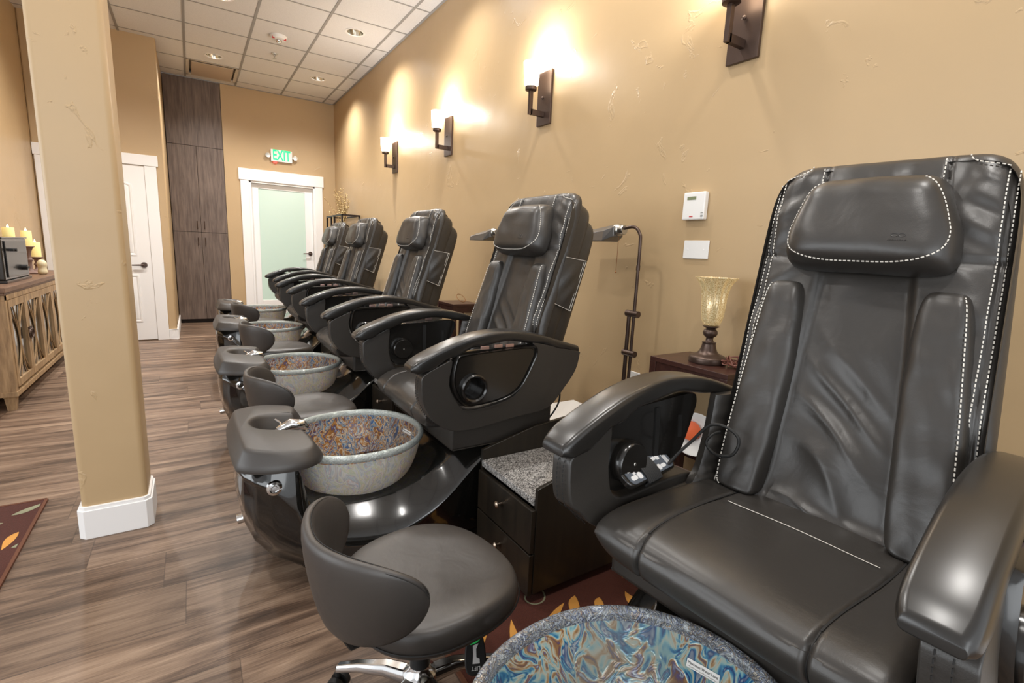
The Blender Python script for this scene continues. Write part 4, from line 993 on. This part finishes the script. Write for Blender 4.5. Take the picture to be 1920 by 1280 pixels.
# white box and cord behind the first cart
e = thing('storage_bin', 'low white box against the wall behind the drawer cart', 'box', (1.62, 1.90, 0))
m = MB(); m.box(0, .36, 0, .40, .0, .33); m.build('bin_body', 'whitep', e, smooth=False, bevel=.006)
m = MB(); m.box(-.008, .368, -.008, .408, .33, .352); m.build('bin_lid', 'whitep', e, smooth=False, bevel=.005)
m = MB(); m.tube(smooth_poly([(1.72, 1.98, .357), (1.77, 2.0, .358), (1.83, 1.97, .357), (1.90, 1.98, .357), (1.96, 2.0, .358), (2.0, 1.95, .357)], 6, False), .0035, 6); tag(m.build('power_cord', 'black'), 'thin black cord lying on top of the low white box', 'cord')

# ------------------------------------------------------------------ dresser and things on it
e = thing('sideboard', 'limed oak sideboard with curved lattice mirror doors at the left wall', 'sideboard', (-1.355, 4.68, 0))
L_, D_ = 2.25, .265
m = MB(); m.box(0, D_ + .012, -.02, L_, .83, .865); m.box(0, D_ + .002, -.008, L_, .812, .83); m.build('top', 'oaktop', e, smooth=False, bevel=.004)
m = MB(); m.box(.0, D_ - .02, .0, .02, .12, .812); m.box(0, D_ - .02, L_ - .03, L_ - .01, .12, .812); m.box(0, .02, 0, L_ - .01, .12, .812); m.box(0, D_ - .02, 0, L_ - .01, .12, .16); m.box(0, D_ + .004, -.006, L_, .10, .135)
m.box(D_ - .02, D_, 0, .045, .12, .812); m.box(D_ - .02, D_, 0, L_ - .01, .775, .812); m.box(D_ - .02, D_, L_ - .05, L_ - .01, .12, .812); m.build('body', 'oak', e, smooth=False, bevel=.002)
for a, b in ((.03, .0), (D_ - .07, .0), (.03, L_ - .08), (D_ - .07, L_ - .08)):
    m = MB(); m.loft([[(a + .008, b + .008, 0), (a + .052, b + .008, 0), (a + .052, b + .052, 0), (a + .008, b + .052, 0)], [(a, b, .09), (a + .06, b, .09), (a + .06, b + .06, .09), (a, b + .06, .09)], [(a - .004, b - .004, .10), (a + .064, b - .004, .10), (a + .064, b + .064, .10), (a - .004, b + .064, .10)]]); m.build('leg', 'oak', e, smooth=False)
mir = plain('aged_mirror', (190, 196, 196), .12, 1.0)
nd = 5; dw = (L_ - .105) / nd
for k in range(nd):
    y0 = .047 + k * dw; y1 = y0 + dw - .004; x = D_ - .018
    m = MB(); fw = .045
    m.box(x, x + .022, y0, y0 + fw, .16, .772); m.box(x, x + .022, y1 - fw, y1, .16, .772); m.box(x, x + .022, y0 + fw, y1 - fw, .16, .21); m.box(x, x + .022, y0 + fw, y1 - fw, .722, .772); d = m.build('door', 'oak', e, smooth=False, bevel=.002)
    m = MB(); m.box(x + .002, x + .006, y0 + fw, y1 - fw, .21, .722); m.build('mirror_panel', mir, d, smooth=False)
    m = MB(); ya, yb = y0 + fw, y1 - fw; ym = (ya + yb) / 2
    for q in (-1, 1):
        for wdt in (1.0, .45):
            pts = []
            for j in range(17):
                tt = j / 16; zz = .21 + .512 * tt; off = (2 * tt - 1) ** 2
                pts.append((x + .012, ym + q * ((yb - ya) / 2 * wdt * off + .006), zz))
            m.tube(pts, .0048, 6)
    m.build('lattice', 'oak', d)
    if k in (0, 1, 3):
        m = MB(); yy = y1 - .02 if k != 1 else y0 + .02; m.tube([(x + .035, yy + .035 * math.sin(a_), .48 + .035 * math.cos(a_)) for a_ in [2 * PI * j / 16 for j in range(16)]], .005, 8, loop=True); m.box(x + .02, x + .035, yy - .008, yy + .008, .512, .53); m.build('ring_pull', 'bronze', d)
e = thing('black_metal_box', 'glossy black metal case with latch and knob, standing on the sideboard', 'box', (-1.345, 5.05, .866))
m = MB(); m.box(0, .19, 0, .66, .02, .325); m.build('case', 'gloss', e, smooth=False, bevel=.01)
m = MB(); m.box(.19, .198, .06, .60, .04, .305); d = m.build('front_door', plain('dark_gloss_door', (26, 25, 24), .28, .0, coat=.3, coatr=.05), e, smooth=False, bevel=.003)
m = MB(); m.box(.198, .225, .12, .22, .235, .25); m.cyl((.198, .17, .242), (.235, .17, .242), .012, 12); m.build('latch', 'black', d)
m = MB(); m.cyl((.198, .42, .10), (.23, .42, .10), .022, 18); m.box(.23, .238, .38, .46, .094, .106); m.build('knob', 'black', d)
m = MB(); m.box(-.005, .20, -.01, .67, 0, .02); m.box(-.005, .198, -.005, .665, .325, .335); m.build('base_and_cap', 'gloss', e, smooth=False, bevel=.003)
wax = emit('lit_candle_wax', (240, 222, 150), .25)
flame = emit('candle_flame', (255, 220, 150), 6)
for y, hz, lb in ((5.79, 1.135, 'lit cream pillar candle at the left, behind the black case'), (6.32, 1.115, 'lit cream pillar candle in the middle, on the sideboard'), (6.59, 1.01, 'lit cream pillar candle at the right, on the tall turned holder')):
    h = thing('candle_holder', 'turned grey wooden candle holder under the ' + ('left' if y < 6.2 else 'middle' if y < 6.5 else 'right') + ' candle on the sideboard', 'candle holder', (-1.27, y, .866), 'turned wooden candle holders')
    H = hz - .866; m = MB(); m.lathe(smooth_poly([(.065, 0), (.068, .008), (.05, .016), (.022, .03), (.018, H * .4), (.027, H * .5), (.018, H * .6), (.022, H * .8), (.036, H - .014), (.048, H - .006), (.048, H)], 3, False), n=28); m.build('turned_stem', plain('grey_washed_wood', (120, 96, 88), .6) if 'grey_washed_wood' not in bpy.data.materials else bpy.data.materials['grey_washed_wood'], h)
    c = thing('pillar_candle', lb, 'candle', (-1.27, y, hz), 'lit pillar candles on the sideboard')
    m = MB(); m.lathe([(.037, 0), (.038, .004), (.038, .135), (.035, .14), (.028, .132), (.001, .128)], n=28); m.build('wax', wax, c)
    m = MB(); m.lathe([(.002, .128), (.008, .14), (.007, .15), (.001, .168)], n=12); m.build('flame', flame, c)
m = MB(); m.lathe(smooth_poly([(.02, 0), (.035, .02), (.03, .06), (.036, .10), (.02, .13), (.001, .135)], 3, False), n=20); o = m.build('ornament', plain('cream_ceramic', (216, 204, 170), .4)); o.location = (-1.16, 6.18, .866); tag(o, 'small cream knobbly ornament beside the right candle holder', 'ornament')

# ------------------------------------------------------------------ etagere with twigs
e = thing('corner_shelf_rack', 'dark metal open frame rack standing in the far right corner', 'rack', (1.80, 7.25, 0))
m = MB(); r_ = .011
for x in (0, .24):
    for y in (0, .9): m.box(x - r_, x + r_, y - r_, y + r_, 0, 1.68)
for z in (.30, .70, 1.10, 1.45, 1.669):
    for y in (0, .9): m.box(0, .24, y - r_, y + r_, z - r_, z + r_)
    for x in (0, .24): m.box(x - r_, x + r_, 0, .9, z - r_, z + r_)
m.box(-r_, r_, .42, .46, 1.1, 1.669); m.box(-r_, r_, .62, .64, 1.45, 1.669); m.build('frame', plain('dark_iron', (44, 34, 30), .45, .5), e, smooth=False)
m = MB()
for z in (.30, .70, 1.10): m.box(0, .24, 0, .9, z + .011, z + .017)
m.build('shelf', 'black', e, smooth=False)
v = thing('branch_vase', 'tall vase of gold glitter branches on the corner rack', 'vase', (1.93, 7.70, 1.117))
m = MB(); m.lathe(smooth_poly([(.03, 0), (.045, .02), (.05, .12), (.03, .25), (.022, .33), (.03, .36)], 4, False), n=24); m.build('vase_body', plain('amber_vase', (150, 110, 60), .2), v)
gold = plain('gold_glitter', (236, 214, 160), .25, .6); rnd = random.Random(12); m = MB(); m2 = MB()
for k in range(38):
    a = rnd.uniform(0, 6.28); sp = rnd.uniform(.02, .13) * (2.2 if k < 4 else 1); h = rnd.uniform(.62, .98); pts = []
    for j in range(7):
        t_ = j / 6; pts.append((sp * math.cos(a) * t_ ** 1.5 * 1.3 * (.5 if math.cos(a) > 0 else 1), sp * math.sin(a) * t_ ** 1.5 * 1.4 + .0, .30 + (h - .30) * t_ * (1 - .1 * t_ * sp * 5)))
    m.tube(pts, .0026, 4)
    for j in range(2, 7):
        for q in range(2):
            p = pts[j]; d = (p[0] + rnd.uniform(-.018, .018), p[1] + rnd.uniform(-.018, .018), p[2] + rnd.uniform(-.03, .03)); s_ = rnd.uniform(.005, .011)
            m2.add([(d[0] + s_, d[1], d[2]), (d[0] - s_, d[1], d[2]), (d[0], d[1] + s_, d[2]), (d[0], d[1] - s_, d[2]), (d[0], d[1], d[2] + s_), (d[0], d[1], d[2] - s_)], [(0, 2, 4), (2, 1, 4), (1, 3, 4), (3, 0, 4), (2, 0, 5), (1, 2, 5), (3, 1, 5), (0, 3, 5)])
br = m.build('branches', plain('dry_twig', (150, 124, 84), .6), v); gb = m2.build('glitter_buds', gold, br, smooth=False); gb['kind'] = 'stuff'
